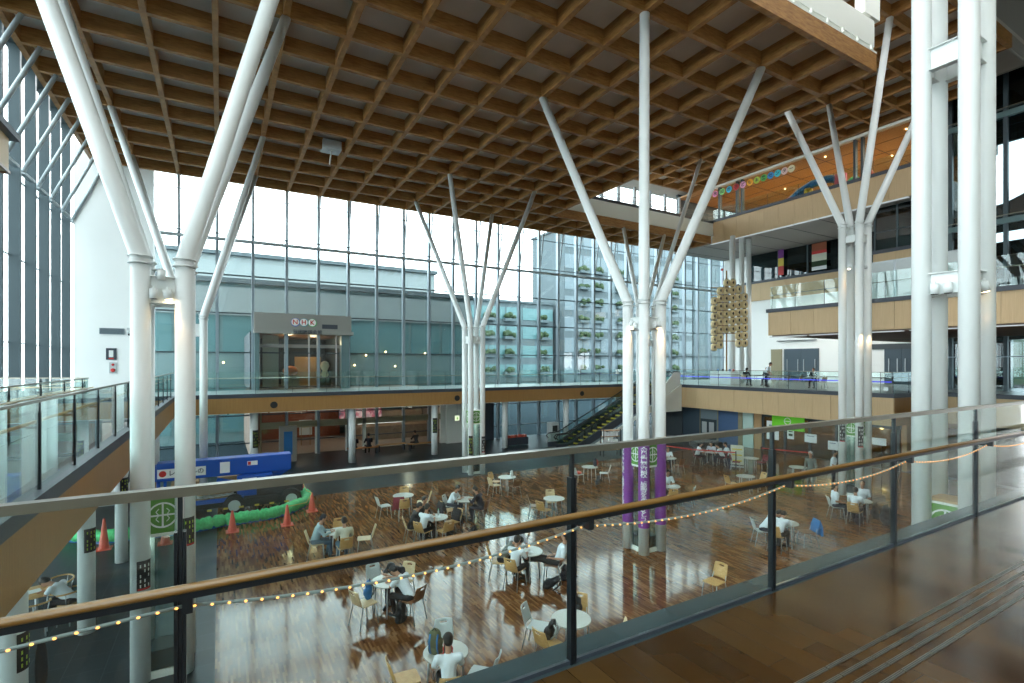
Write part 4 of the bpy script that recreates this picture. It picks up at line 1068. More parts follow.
area('play_room_light', (42, 23, 16.4), (0, 0, 0), 8, 18, 420, (1, .80, .55))
area('cafe_light', (33.5, 16.3, -1.7), (0, 0, 0), 5, 6, 60, (1, .70, .42))
area('gallery_light', (39, 20, 7.2), (0, 0, 0), 5, 10, 160, (1, .95, .88))
for x, y in ((31.5, 19), (33, 17.5), (31.3, 16), (34, 15), (31.5, 14), (35, 18.5)):
    e = empty('pendant_lamp', (x, y, -1.9), label='small warm pendant lamp glowing inside the cafe', cat='lamp', group='pendant lamps in the cafe'); b = MB(); b.ball((0, 0, -.1), .09); b.out('globe', 'warmlamp', e); b = MB(); b.tube([(0, 0, 0), (0, 0, .3)], .01, 6); b.out('cord', 'black', e)
# cafe signs
e = empty('cafe_sign', (29.9, 18.3, -2.06), label='bright green sign with white circular emblem above the cafe', cat='sign')
b = MB(); b.box(-.08, 0, -1.0, 1.0, -.45, .45); b.out('board', 'green', e)
b = MB(); n = 24
for k in range(n):
    a, c = 2 * PI * k / n, 2 * PI * (k + 1) / n; b.bar((-.09, .2 * math.cos(a), .08 + .2 * math.sin(a)), (-.09, .2 * math.cos(c), .08 + .2 * math.sin(c)), .05, .01, up=(1, 0, 0))
b.bar((-.09, -.2, .08), (-.09, .2, .08), .04, .01, up=(1, 0, 0)); b.box(-.095, -.085, -.35, .35, -.36, -.28); b.out('emblem', 'signwhite', e)
for i, (y, zc, sy, sz) in enumerate(((19.35, -2.75, .8, 1.15), (18.2, -2.85, .42, .6), (17.0, -2.95, .7, .5), (15.75, -3.2, .55, .5))):
    e = plaque('paper_poster', (29.98, y, zc + .1), sy, sz, 'paper', ('large white poster on the cafe glass', 'small green printed poster on the cafe glass', 'wide white poster on the cafe glass', 'rightmost white poster on the cafe glass')[i], 'poster', 'x', .015)
    b = MB(); b.box(-.02, -.015, -sy * .3, sy * .3, sz * .2, sz * .3); b.box(-.02, -.015, -sy * .3, sy * .3, -sz * .2, sz * .05) if i == 1 else None; b.out('print', 'foliage' if i == 1 else 'mull', e)
e = empty('menu_sign', (29.5, 13.9, -2.5), label='white slanted menu sign beside the cafe', cat='sign')
b = MB(); b.box(-.05, 0, -1.0, 1.0, -.18, .18); b.out('board', 'paper', e); b = MB(); b.tube([(-.02, .8, -.18), (-.02, .8, -1.47)], .02, 8); b.tube([(-.02, -.8, -.18), (-.02, -.8, -1.47)], .02, 8); b.out('stand', 'post', e)

# ---------------------------------------------------------------- furniture
def chair_proto(kind, m):
    e = empty('chair', (0, 0, GZ), label='x', cat='chair', group='light stackable chairs round the hall tables')
    b = MB(); b.prism([(-.185, -.17), (.185, -.17), (.19, .19), (.12, .205), (-.12, .205), (-.19, .19)], 'z', .425, .445); bevel(b.out('seat', m, e), .006)
    # backrest: curved plate with a hand slot
    b = MB(); bm = b.bm; nx, nz = 10, 8; W, H = .36, .32; grid = {}
    def P(i, k, d):
        u = -W / 2 + W * i / nx; v = H * k / nz
        taper = 1 - .12 * (v / H) ** 2
        return (u * taper, -.20 - .10 * v / H - .035 * (1 - (2 * u / W) ** 2) + d, .475 + v)
    for d in (0, .013):
        for i in range(nx + 1):
            for k in range(nz + 1): grid[(i, k, d)] = bm.verts.new(P(i, k, d))
    hole = {(i, 6) for i in (4, 5)} | {(3, 6), (6, 6)}
    for i in range(nx):
        for k in range(nz):
            if (i, k) in hole: continue
            q = [(i, k), (i + 1, k), (i + 1, k + 1), (i, k + 1)]
            bm.faces.new([grid[(*p, 0)] for p in q]).smooth = True; bm.faces.new([grid[(*p, .013)] for p in q[::-1]]).smooth = True
            for a, c, nb in ((q[0], q[1], (i, k - 1)), (q[1], q[2], (i + 1, k)), (q[2], q[3], (i, k + 1)), (q[3], q[0], (i - 1, k))):
                if nb in hole or not (0 <= nb[0] < nx and 0 <= nb[1] < nz):
                    bm.faces.new([grid[(*a, 0)], grid[(*a, .013)], grid[(*c, .013)], grid[(*c, 0)]])
    b.out('backrest', m, e)
    for sx in (-1, 1):
        b = MB(); b.tube([(sx * .165, .16, .425), (sx * .20, .20, .002)], .011, 8); b.out('leg', 'chrome', e)
        b = MB(); b.tube([(sx * .20, -.26, .002), (sx * .17, -.17, .42), (sx * .155, -.225, .56)], .011, 8); b.out('leg', 'chrome', e)
    return e
KD = {'ply': ('honey plywood', 'ply'), 'pale': ('pale plywood', 'ply_pale'), 'dark': ('dark brown', 'ply_dark'), 'grey': ('grey white', 'plastic'), 'maroon': ('maroon', 'maroon')}
protos = {}
def put_chair(kind, x, y, rz, label):
    k = protos.get(kind)
    if k is None:
        k = protos[kind] = chair_proto(kind, KD[kind][1]); k.location = (x, y, GZ); k.rotation_euler = (0, 0, rz); k['label'] = label; return k
    return dup(k, (x, y, GZ), rz, label)
tproto = []
def put_table(x, y, label, rz=.4, h=1.):
    if not tproto:
        e = empty('round_table', (x, y, GZ), rz, label=label, cat='table', group='round white topped tables in the hall')
        b = MB(); b.lathe([(.36, .675), (.375, .68), (.375, .70), (.37, .705)], n=36); b.out('tabletop', 'tabletop', e)
        for k in range(4):
            a = PI / 4 + k * PI / 2
            b = MB(); b.tube([(.27 * math.cos(a), .27 * math.sin(a), .68), (.31 * math.cos(a), .31 * math.sin(a), .002)], .017, 10); b.out('leg', 'chrome', e)
        b = MB(); b.box(-.2, .2, -.015, .015, .655, .675); b.box(-.015, .015, -.2, .2, .655, .675); b.out('under_frame', 'chrome', e)
        tproto.append(e); return e
    return dup(tproto[0], (x, y, GZ), rz, label)

# ---------------------------------------------------------------- people
_cache = {}
def blob(key, fn, voxel):
    if key in _cache: return _cache[key]
    b = MB(); fn(b); me = b.mesh('tmp')
    o = bpy.data.objects.new('tmp', me); COL.objects.link(o)
    md = o.modifiers.new('r', 'REMESH'); md.mode = 'VOXEL'; md.voxel_size = voxel
    s2 = o.modifiers.new('s', 'SMOOTH'); s2.factor = .5; s2.iterations = 3 if voxel > .011 else 1
    dg = bpy.context.evaluated_depsgraph_get(); dg.update()
    r = bpy.data.meshes.new_from_object(o.evaluated_get(dg)); bpy.data.objects.remove(o)
    for p in r.polygons: p.use_smooth = True
    r.materials.clear(); r.materials.append(None); _cache[key] = r; return r
def V(*a): return Vector(a)
def joints(pose):
    j = {}
    kind = pose[0]; lean = pose[1]
    up = V(0, math.sin(lean), math.cos(lean)); fw = V(0, math.cos(lean), -math.sin(lean))
    hip = V(0, -.06, .50) if kind != 'stand' else V(0, 0, .90)
    j['hip'] = hip; j['waist'] = hip + up * .16; j['chest'] = hip + up * .36 + fw * .02; j['neck'] = hip + up * .50 + fw * .02
    hd = {'sit': .15, 'rest': -.05, 'slump': .5, 'recline': .3, 'stand': .1}[kind]
    up2 = V(0, math.sin(lean + hd), math.cos(lean + hd)); j['head'] = j['neck'] + up2 * .17; j['hup'] = up2; j['hfw'] = V(0, math.cos(lean + hd), -math.sin(lean + hd))
    for s, n in ((-1, 'L'), (1, 'R')):
        sh = hip + up * .44 + V(s * .175, 0, 0)
        j['sh' + n] = sh
        if kind == 'sit': el, ha = sh + V(s * .06, .14, -.21), V(s * .12, hip.y + .44, .745)
        elif kind == 'rest': el, ha = sh + V(s * .06, -.02, -.25), V(s * .10, hip.y + .25, .62)
        elif kind == 'slump': el, ha = V(s * .26, .28, .74), V(-s * .04, .44, .75)
        elif kind == 'recline': el, ha = sh + V(s * .08, .02, -.25), V(s * .12, hip.y + .18, .62)
        else: el, ha = sh + V(s * .05, .0, -.28), sh + V(s * .02, .16, -.50)
        j['el' + n] = el; j['ha' + n] = ha
        if kind == 'stand': kn, an = V(s * .10, .02, .48), V(s * .11, 0, .08)
        elif kind == 'recline': kn, an = V(s * .09, .40, .56), V(s * .08, .82, .50)
        else: kn, an = V(s * .12, .36, .48), V(s * .12, .33 + .05 * s, .09)
        j['kn' + n] = kn; j['an' + n] = an; j['to' + n] = an + (V(0, .15, -.045) if kind != 'recline' else V(0, .05, .13))
        j['hp' + n] = hip + V(s * .09, 0, -.02)
    return j
def cap(b, p, q, r0, r1, n=10):
    b.tube([p, q], [r0, r1], n); b.ball(p, r0, n=n, m=6); b.ball(q, r1, n=n, m=6)
def body_fn(j):
    def f(b):
        cap(b, j['waist'], j['chest'], .10, .11); cap(b, j['hip'], j['waist'], .11, .10); cap(b, j['chest'], j['neck'], .09, .05)
        cap(b, j['neck'], j['head'], .052, .05)
        H = Matrix((V(1, 0, 0), j['hfw'], j['hup'])).transposed()
        h = j['head'] + j['hup'] * .03
        b.ball(h, 1, (.074, .092, .108), 16, 12, H); b.ball(h + j['hfw'] * .03 - j['hup'] * .055, .052, n=10, m=8)
        b.ball(h + j['hfw'] * .092 - j['hup'] * .015, .018, (1, 1, 1.4), 8, 6, H)
        for s, n in ((-1, 'L'), (1, 'R')):
            b.ball(h + V(s * .075, 0, 0) - j['hup'] * .01, .02, (.5, 1, 1.4), 8, 6, H)
            cap(b, j['chest'] + j['hup'] * .03, j['sh' + n], .07, .058); cap(b, j['sh' + n], j['el' + n], .05, .038); cap(b, j['el' + n], j['ha' + n], .037, .024)
            cap(b, j['hp' + n], j['kn' + n], .078, .052); cap(b, j['kn' + n], j['an' + n], .05, .034); cap(b, j['an' + n], j['to' + n], .036, .03)
            d = (j['ha' + n] - j['el' + n]).normalized(); up = V(0, 0, 1); sd = d.cross(up).normalized(); u = sd.cross(d)
            p = j['ha' + n] + d * .045; b.ball(p, 1, (.040, .048, .016), 10, 8, Matrix((sd, d, u)).transposed())
            for k, (o, l) in enumerate(((-.030, .055), (-.010, .068), (.010, .072), (.030, .064))):
                q = p + sd * o + d * .035; m = q + d * l * .55 - u * .004; b.tube([q, m, m + d * l * .45 - u * .016], [.0095, .009, .008], 6)
            q = p - sd * s * .034 - d * .01; b.tube([q, q - sd * s * .022 + d * .022, q - sd * s * .026 + d * .048], [.012, .010, .009], 6)
    return f
def shirt_fn(j, long):
    def f(b):
        cap(b, j['hip'] + V(0, 0, .02), j['waist'], .125, .122); cap(b, j['waist'], j['chest'], .122, .135); b.ball(j['chest'] + j['hup'] * .02, 1, (.165, .115, .13), 14, 10)
        cap(b, j['chest'], j['neck'] - j['hup'] * .03, .11, .062)
        for s, n in ((-1, 'L'), (1, 'R')):
            cap(b, j['chest'] + j['hup'] * .04, j['sh' + n], .085, .070)
            q = j['el' + n] if long else j['sh' + n].lerp(j['el' + n], .75)
            cap(b, j['sh' + n], q, .066, .056 if not long else .052)
            if long: cap(b, j['el' + n], j['el' + n].lerp(j['ha' + n], .92), .05, .036)
    return f
def trouser_fn(j):
    def f(b):
        b.ball(j['hip'] + V(0, 0, -.0), 1, (.165, .125, .11), 14, 10)
        for n in 'LR': cap(b, j['hp' + n], j['kn' + n], .092, .068); cap(b, j['kn' + n], j['kn' + n].lerp(j['an' + n], .93), .066, .05)
    return f
def person(pose, x, y, rz, shirt, trousers, label, z=GZ, long=False, hair='hair', scale=.97, group=None):
    """pose = (kind, lean)"""
    e = empty('person', (x, y, z), rz, label=label, cat='person'); e.scale = (scale,) * 3
    if group: e['group'] = group
    j = joints(pose)
    def add(name, me, m, par):
        o = link(name, me, par); s = o.material_slots[0]; s.link = 'OBJECT'; s.material = M[m]; return o
    bd = add('body', blob(('b',) + pose, body_fn(j), .0105), 'skin', e)
    add('shirt' if not long else 'jacket', blob(('s', long) + pose, shirt_fn(j, long), .018), shirt, e)
    add('trousers', blob(('t',) + pose, trouser_fn(j), .018), trousers, e)
    def hair_fn(b):
        H = Matrix((V(1, 0, 0), j['hfw'], j['hup'])).transposed()
        h = j['head'] + j['hup'] * .055 - j['hfw'] * .018
        b.ball(h, 1, (.086, .096, .094), 16, 12, H); b.ball(h - j['hup'] * .05 - j['hfw'] * .03, 1, (.078, .066, .07), 14, 10, H)
    add('hair', blob(('h',) + pose, hair_fn, .014), hair, e)
    for s, n in ((-1, 'L'), (1, 'R')):
        def shoe(b, n=n): cap(b, j['an' + n] + V(0, -.02, -.02), j['to' + n], .048, .04)
        add('shoe', blob(('f', n) + pose, shoe, .014), 'black', e)
        b = MB(); hh = j['head'] + j['hup'] * .035 + j['hfw'] * .083 + V(s * .03, 0, 0); b.ball(hh, .009, n=8, m=6); b.out('eye', 'eye', bd)
    return e

def backpack(x, y, z, rz, m, label, tilt=0., s=1., stripes=None):
    e = empty('backpack', (x, y, z), rz, label=label, cat='bag'); e.rotation_euler = (tilt, 0, rz); e.scale = (s,) * 3
    def f(b):
        for zz, w, d in ((.08, .15, .10), (.22, .15, .10), (.36, .12, .08)): b.ball((0, 0, zz), 1, (w, d, .13), 12, 8)
        b.ball((0, .09, .15), 1, (.11, .05, .10), 10, 8)
    me = blob('pack', f, .014)
    o = link('bag_body', me, e); o.material_slots[0].link = 'OBJECT'; o.material_slots[0].material = M[m]
    for sx in (-.07, .07):
        b = MB(); b.tube([(sx, -.07, .42), (sx, -.15, .35), (sx, -.16, .2), (sx, -.1, .06)], .016, 6); b.out('strap', stripes or 'black', e)
    b = MB(); b.tube([(-.04, -.03, .46), (0, -.03, .52), (.04, -.03, .46)], .010, 6); b.out('handle', 'black', e)
    return e
def jacket_on(x, y, rz, m, label):
    """a jacket draped over a chair back"""
    e = empty('jacket', (x, y, GZ), rz, label=label, cat='jacket')
    def f(b):
        for k in range(7):
            u = -.18 + .06 * k
            b.tube([(u, -.20, .42 + .02 * (k % 2)), (u, -.255, .62), (u * .9, -.30, .80), (u, -.345, .62), (u * 1.1, -.345, .34 + .03 * (k % 3))], [.026, .03, .03, .035, .04], 8)
    me = blob('jackets', f, .018); o = link('cloth', me, e); o.material_slots[0].link = 'OBJECT'; o.material_slots[0].material = M[m]
    return e
def papers(x, y, n, label, z=.706, m='paper', seed=1):
    e = empty('papers', (x, y, GZ + z), label=label, cat='papers'); rd = random.Random(seed)
    for k in range(n):
        a = rd.uniform(0, 3); px, py = rd.uniform(-.16, .16), rd.uniform(-.16, .16)
        b = MB(); b.box(-.075, .075, -.105, .105, .001 + k * .004, .004 + k * .004); b.xf(Matrix.Translation((px, py, 0)) @ Matrix.Rotation(a, 4, 'Z')); b.out('sheet', m, e)
    return e

TH = 29.94
def around(cx, cy, phi, r):
    a = math.radians(phi - TH); return cx + r * math.cos(a), cy + r * math.sin(a), a + PI / 2
def side(phi): return ('right', 'far right', 'far', 'far left', 'left', 'near left', 'near', 'near right')[int(((phi + 22.5) % 360) // 45)]
def table_set(c, phrase, tlabel, chairs):
    put_table(c[0], c[1], tlabel)
    out = []
    for phi, r, kind in chairs:
        x, y, rz = around(*c, phi, r)
        put_chair(kind, x, y, rz, '%s chair on the %s side of %s' % (KD[kind][0], side(phi), phrase)); out.append((x, y, rz))
    return out
# T1 two men
T = (2.98, 15.05)
c = table_set(T, "the two older men's table", 'round table shared by the two men in pale jackets', [(200, .62, 'pale'), (300, .62, 'ply'), (110, .66, 'ply'), (15, .68, 'pale')])
person(('sit', .28), *c[0], 'paleblue', 'jean', 'person in pale blue jacket and dark cap leaning on the table', long=True, hair='navy')
person(('sit', .12), *c[1], 'cream', 'jean', 'person in cream jacket seated with back turned, near the net barrier', long=True)
papers(T[0], T[1], 2, 'papers between the two men in pale jackets')
# T2 maroon
T = (5.79, 17.99)
c = table_set(T, 'the table with the maroon jacket', 'round table left of centre with a maroon jacket on it', [(285, .62, 'ply'), (8, .70, 'pale'), (100, .62, 'ply'), (215, .72, 'grey')])
jacket_on(c[0][0] - .1, c[0][1] + .35, c[0][2], 'maroon', 'maroon jacket lying over the edge of the round table')
# T3 crowd
T = (5.85, 14.92)
c = table_set(T, "the crowded students' table", 'round table crowded with dark clothed students', [(200, .72, 'pale'), (240, .60, 'ply'), (305, .60, 'ply'), (140, .62, 'ply'), (40, .62, 'ply')])
person(('sit', .35), *c[0], 'blackcloth', 'navy', 'person in black suit leaning over at the left of the crowded table', long=True)
person(('sit', .30), *c[1], 'shirt', 'blackcloth', 'person in white shirt in front at the crowded table')
person(('sit', .15), *c[3], 'blackcloth', 'navy', 'person with long dark hair behind the crowded table', long=True)
papers(T[0], T[1], 5, 'sheets and books spread over the crowded table', seed=4)
jacket_on(*around(*T, 45, .55), 'blackcloth', 'heaped black jacket at the right of the crowded table')
backpack(T[0] + .15, T[1] - .75, GZ, .4, 'blackcloth', 'black backpack standing before the crowded table', s=1.1)
backpack(T[0] + .85, T[1] - .55, GZ, 1.4, 'blackcloth', 'dark bag on the floor right of the crowded table', .5, s=1.)
e = empty('bottle', (T[0] + .12, T[1] + .1, GZ + .706), label='small clear bottle with green cap on the crowded table', cat='bottle')
b = MB(); b.lathe([(.03, 0), (.032, .12), (.012, .17), (.012, .19)], n=12); b.out('bottle_body', 'plastic', e); b = MB(); b.lathe([(.015, .19), (.015, .21)], n=10); b.out('cap', 'netgreen', e)
# T4
T = (7.53, 16.34)
c = table_set(T, 'the table of the facing students', 'round table between a white shirt and a dark jacket student', [(165, .55, 'grey'), (215, .66, 'ply'), (335, .60, 'dark')])
person(('sit', .42), *c[0], 'shirt', 'navy', 'person in white shirt bending over work, opposite a dark jacket')
person(('sit', .38), *c[2], 'navy', 'navy', 'person in dark jacket bending over work, opposite a white shirt', long=True)
jacket_on(*c[1][:2], c[1][2], 'blackcloth', 'black jacket hung on the chair before the white shirted student')
# T5
T = (3.23, 11.08)
c = table_set(T, 'the table with two sleepers', 'round table under two students asleep', [(232, .62, 'pale'), (330, .66, 'dark'), (70, .58, 'pale'), (128, .60, 'grey')])
person(('slump', .62), *around(*T, 332, .55), 'shirt', 'blackcloth', 'person in white shirt slumped asleep on the table, back to the right')
person(('slump', .62), *around(*T, 75, .52), 'blackcloth', 'navy', 'person in black slumped asleep at the far side of the table')
backpack(c[0][0] + .12, c[0][1] + .16, GZ + .45, 1.0, 'bluebag', 'blue and black bag standing on the pale chair', s=.8)
backpack(T[0] + .1, T[1] - .55, GZ, .3, 'blackcloth', 'black bag on the floor in front of the two sleepers', s=.9)
# T6
T = (3.26, 7.87)
c = table_set(T, 'the striped backpack table', 'round table in front of the seated student with striped backpack', [(282, .56, 'ply'), (100, .62, 'grey'), (205, .66, 'ply'), (345, .62, 'grey')])
person(('sit', .18), *c[0], 'shirt', 'blackcloth', 'person in white shirt seen from behind beside a striped backpack')
M['khaki'] = mat('khaki_bag', (.13, .14, .07), .7)
backpack(T[0] - .16, T[1] + .05, GZ + .706, -.6, 'khaki', 'khaki backpack with blue and white striped straps on the table', .15, .9, 'bluebag')
backpack(T[0] - .02, T[1] - .14, GZ + .706, -.5, 'red', 'small red bag leaning against the khaki backpack', .2, .6)
# T7
T = (6.84, 11.06)
c = table_set(T, 'the table of four youths', 'round table in the centre with papers and four youths', [(238, .60, 'ply'), (120, .60, 'grey'), (180, .74, 'ply'), (345, .64, 'dark')])
person(('sit', .16), *c[0], 'shirt', 'blackcloth', 'person in white shirt with back turned on the honey chair, centre table')
M['plaid'] = mat('light_plaid', (.55, .55, .62), .8, var=.3, bscale=40)
person(('sit', .25), *c[1], 'plaid', 'navy', 'person in pale plaid shirt at the far side of the centre table')
person(('slump', .62), *around(*T, 178, .62), 'greysuit', 'blackcloth', 'person in grey with head down at the left of the centre table', long=True)
x, y, rz = around(*T, 348, .72)
person(('recline', -.38), x, y, rz, 'shirt', 'blackcloth', 'person in white shirt reclining with legs stretched towards the table')
papers(T[0], T[1], 6, 'many white sheets spread on the centre table', seed=9)
backpack(T[0] + .1, T[1] - .65, GZ, .5, 'blackcloth', 'black bag lying in front of the centre table', .9, 1.)
backpack(T[0] + .75, T[1] - .55, GZ, .2, 'navy', 'navy bag under the reclining youth', .0, .8)
# T8
T = (5.73, 7.72)
c = table_set(T, 'the table behind the near post', 'large looking round table behind the near railing post', [(158, .66, 'grey'), (222, .58, 'ply'), (72, .60, 'ply'), (345, .70, 'pale')])
backpack(c[2][0], c[2][1] + .02, GZ + .45, c[2][2], 'blackcloth', 'black backpack standing on the far chair behind the near post', 0, .85)
backpack(c[1][0] + .08, c[1][1] + .16, GZ + .45, .4, 'black', 'black and white backpack on the near left chair', .3, .8, 'plastic')
put_chair('ply', 9.96, 7.87, math.radians(95), 'lone honey plywood chair just beyond the stone kerb')
# T9..T11
T = (10.52, 18.69)
c = table_set(T, 'the table with the white bag', 'round table far back with a small white bag', [(145, .62, 'ply'), (215, .60, 'pale'), (300, .60, 'dark')])
backpack(T[0] + .2, T[1] - .05, GZ + .706, 0, 'signwhite', 'small white bag on the far round table', 0, .55)
T = (10.3, 14.89)
c = table_set(T, 'the empty round table', 'empty round table left of the railing post, mid hall', [(178, .66, 'dark'), (95, .60, 'pale'), (232, .62, 'ply')])
T = (14.9, 18.63)
c = table_set(T, 'the table with the orange cushion', 'round table by the escalator side with navy jacket', [(215, .72, 'grey'), (350, .66, 'grey')])
b = MB(); b.ball((0, 0, 0), .17, (1, 1, .4)); o = b.out('cushion', 'orange', None, label='orange cushion on the chair left of the navy jacket', cat='cushion'); o.location = (c[0][0], c[0][1], GZ + .51)
backpack(T[0] + .28, T[1] - .06, GZ + .706, 1.3, 'navy', 'navy bag with orange strap standing on the far table', 0, .75, 'orange')
backpack(T[0] - .05, T[1] - .6, GZ, .3, 'edge', 'dark blue backpack on the floor under the far table', .2, .9)
# T12 a, b
T = (15.3, 14.12)
c = table_set(T, 'the table right of the banners', 'round table just right of the purple banners', [(260, .6, 'ply'), (330, .62, 'grey')])
person(('sit', .25), *around(*T, 85, .6), 'shirt', 'blackcloth', 'person in white shirt facing us right of the purple banners')
put_chair('grey', *around(*T, 85, .6), 'grey white chair under the person right of the banners')
papers(T[0], T[1], 3, 'sheets before the person right of the banners', seed=3)
T = (19.76, 18.34)
c = table_set(T, 'the far table beyond the banners', 'round table farther right of the purple banners', [(190, .6, 'ply'), (300, .6, 'dark')])
person(('sit', .2), *c[0], 'plaid', 'navy', 'person in pale patterned shirt at the far table beyond the banners')
person(('sit', .35), *around(*T, 80, .55), 'shirt', 'navy', 'person in white shirt at the far side of the table beyond the banners')
put_chair('grey', *around(*T, 80, .55), 'grey white chair on the far side of the table beyond the banners')
# T13 roped area
T = (23.11, 18.53)
c = table_set(T, 'the table inside the red ropes', 'pale table inside the red belt barrier', [(175, .65, 'maroon'), (320, .62, 'maroon'), (350, .9, 'maroon')])
person(('sit', .3), *c[0], 'shirt', 'blackcloth', 'person in white shirt at the left inside the red belt barrier')
person(('sit', .4), *c[1], 'shirt', 'navy', 'person in white shirt bent forward inside the red belt barrier')
person(('sit', .2), *c[2], 'shirt', 'blackcloth', 'person in white shirt nearest the poster stand inside the barrier')
person(('sit', .42), *around(*T, 60, .6), 'plaid', 'navy', 'person in pale shirt behind the table inside the barrier')
put_chair('maroon', *around(*T, 60, .6), 'maroon chair on the far side of the table inside the ropes')
e = empty('piano_cover', (24.6, 20.0, GZ), -.5, label='black covered piano behind the roped tables', cat='piano')
b = MB(); b.prism([(-.75, -.6), (.75, -.6), (.75, .2), (.2, .9), (-.6, 1.0), (-.75, .6)], 'z', .62, .98); bevel(b.out('body', 'black', e), .04)
for p in ((-.6, -.45), (.6, -.45), (-.2, .7)):
    b = MB(); b.tube([(*p, .62), (*p, 0)], .05, 10); b.out('leg', 'black', e)
# T14-16
T = (23.37, 16.26)
c = table_set(T, 'the tall table with maroon chairs', 'pale tall table outside the cafe glass, beside maroon chairs', [(150, .7, 'maroon'), (20, .7, 'maroon')])
T = (19.43, 13.77)
c = table_set(T, 'the pale table near the poster', 'pale round table with two honey chairs before the cafe', [(195, .68, 'ply'), (15, .66, 'ply')])
put_table(23.23, 13.76, 'pale round table before the cafe without any chairs')
# T17
T = (19.43, 9.31)
c = table_set(T, "the three seated men's table", 'round table between three men in white shirts', [(165, .72, 'grey'), (222, .60, 'ply'), (50, .66, 'grey')])
person(('rest', .0), *c[0], 'shirt', 'navy', 'person in white shirt sitting sideways at the left of three men')
person(('sit', .15), *c[1], 'shirt', 'blackcloth', 'person in white shirt seen from behind, in the middle of three men')
person(('rest', -.05), *c[2], 'shirt', 'blackcloth', 'person in white shirt facing us at the right of three men')
backpack(T[0] + .35, T[1] - .65, GZ, .6, 'black', 'large black bag on the floor before the three men', 0, 1.35)
backpack(T[0] + .85, T[1] - .1, GZ, .2, 'blackcloth', 'dark bag right of the three men', 0, 1.1)
backpack(T[0] - .55, T[1] - .2, GZ, .9, 'navy', 'dark blue bag left of the three men', 0, .8)
# T18
T = (14.78, 9.15)
c = table_set(T, 'the table with the blue jacket', 'round table by the right post with a blue jacket', [(172, .66, 'grey'), (222, .58, 'ply'), (75, .58, 'grey'), (0, .66, 'dark')])
person(('slump', .6), *around(*T, 172, .56), 'shirt', 'navy', 'person in white shirt bent low beside the right railing post')
person(('slump', .6), *around(*T, 225, .5), 'shirt', 'blackcloth', 'person in white shirt bent over papers on the honey chair, right post')
jacket_on(*c[3], 'bluebag', 'bright blue jacket hung on the dark brown chair')
backpack(T[0] + .02, T[1] + .2, GZ + .706, .2, 'edge', 'dark backpack on the table beside the blue jacket', 0, .7)
papers(T[0] + .1, T[1] - .1, 3, 'white sheets on the table beside the blue jacket', seed=12)
# T19 sleeping person under the left gallery
e = empty('cafe_table', (-3.35, 14.25, GZ), label='round timber table with an open book under the left gallery', cat='table')
b = MB(); b.lathe([(.36, .67), (.38, .68), (.38, .70)], n=32); b.out('tabletop', 'ply', e); b = MB(); b.tube([(0, 0, .67), (0, 0, .03)], .03, 12); b.out('pole', 'chrome', e); b = MB(); b.lathe([(.24, 0), (.24, .015), (.05, .04)], n=24); b.out('foot', 'chrome', e)
e = empty('open_book', (-3.42, 14.25, GZ + .70), .4, label='open white book on the round timber table', cat='book')
for s in (-1, 1):
    b = MB(); b.box(0, s * .14, -.1, .1, .001, .014) if s > 0 else b.box(-.14, 0, -.1, .1, .001, .014); b.out('page', 'paper', e)
def arm_chair(x, y, rz, label):
    e = empty('armchair', (x, y, GZ), rz, label=label, cat='chair', group='round backed timber chairs under the left gallery')
    b = MB(); b.lathe([(.20, .42), (.21, .43), (.21, .45)], n=24); b.out('seat', 'ply', e)
    b = MB(); b.tube([(.25 * math.cos(a), .25 * math.sin(a), .68 + .03 * math.sin(-a)) for a in [math.radians(-200 + 11 * k) for k in range(21)]], [.018] * 21, 8); b.out('back_rail', 'ply', e)
    for a in (30, 150, 215, 325):
        t = math.radians(a); b = MB(); b.tube([(.19 * math.cos(t), .19 * math.sin(t), .43), (.22 * math.cos(t), .22 * math.sin(t), .002)], .012, 8); b.out('leg', 'chrome', e)
    for a in (200, 270, 340):
        t = math.radians(a); b = MB(); b.tube([(.20 * math.cos(t), .20 * math.sin(t), .44), (.25 * math.cos(t), .25 * math.sin(t), .69)], .010, 8); b.out('support', 'chrome', e)
x, y, rz = around(-3.35, 14.25, 8, .62)
person(('slump', .75), x, y, rz, 'shirt', 'blackcloth', 'person in white shirt asleep with head on the timber table')
arm_chair(x, y, rz, 'round backed timber chair under the sleeping person')
arm_chair(*around(-3.35, 14.25, 95, .6), 'round backed timber chair behind the table with the open book')
arm_chair(*around(-3.35, 14.25, 310, .62), 'round backed timber chair in front of the sleeping person')
arm_chair(*around(-3.35, 14.25, 215, .7), 'round backed timber chair half hidden by the gallery fascia')
# standing and other people
person(('stand', .0), 22.4, 12.7, math.radians(100), 'greysuit', 'greysuit', 'person in grey jacket standing before the cafe glass', long=True, hair='plastic')
person(('stand', .05), 23.6, 12.4, math.radians(200), 'shirt', 'navy', 'person in white top standing right of the grey jacket')
person(('sit', .1), 7.0, 31.1, 0, 'navy', 'black', 'person in dark clothes on the left orange bench seen from behind', long=True)
person(('sit', .1), 7.85, 31.1, 0, 'navy', 'black', 'person in dark top with ochre collar at the right end of the left orange bench', long=True)
person(('sit', .2), 10.8, 31.0, .3, 'black', 'black', 'person in black on the right orange bench by the pale wall', long=True)
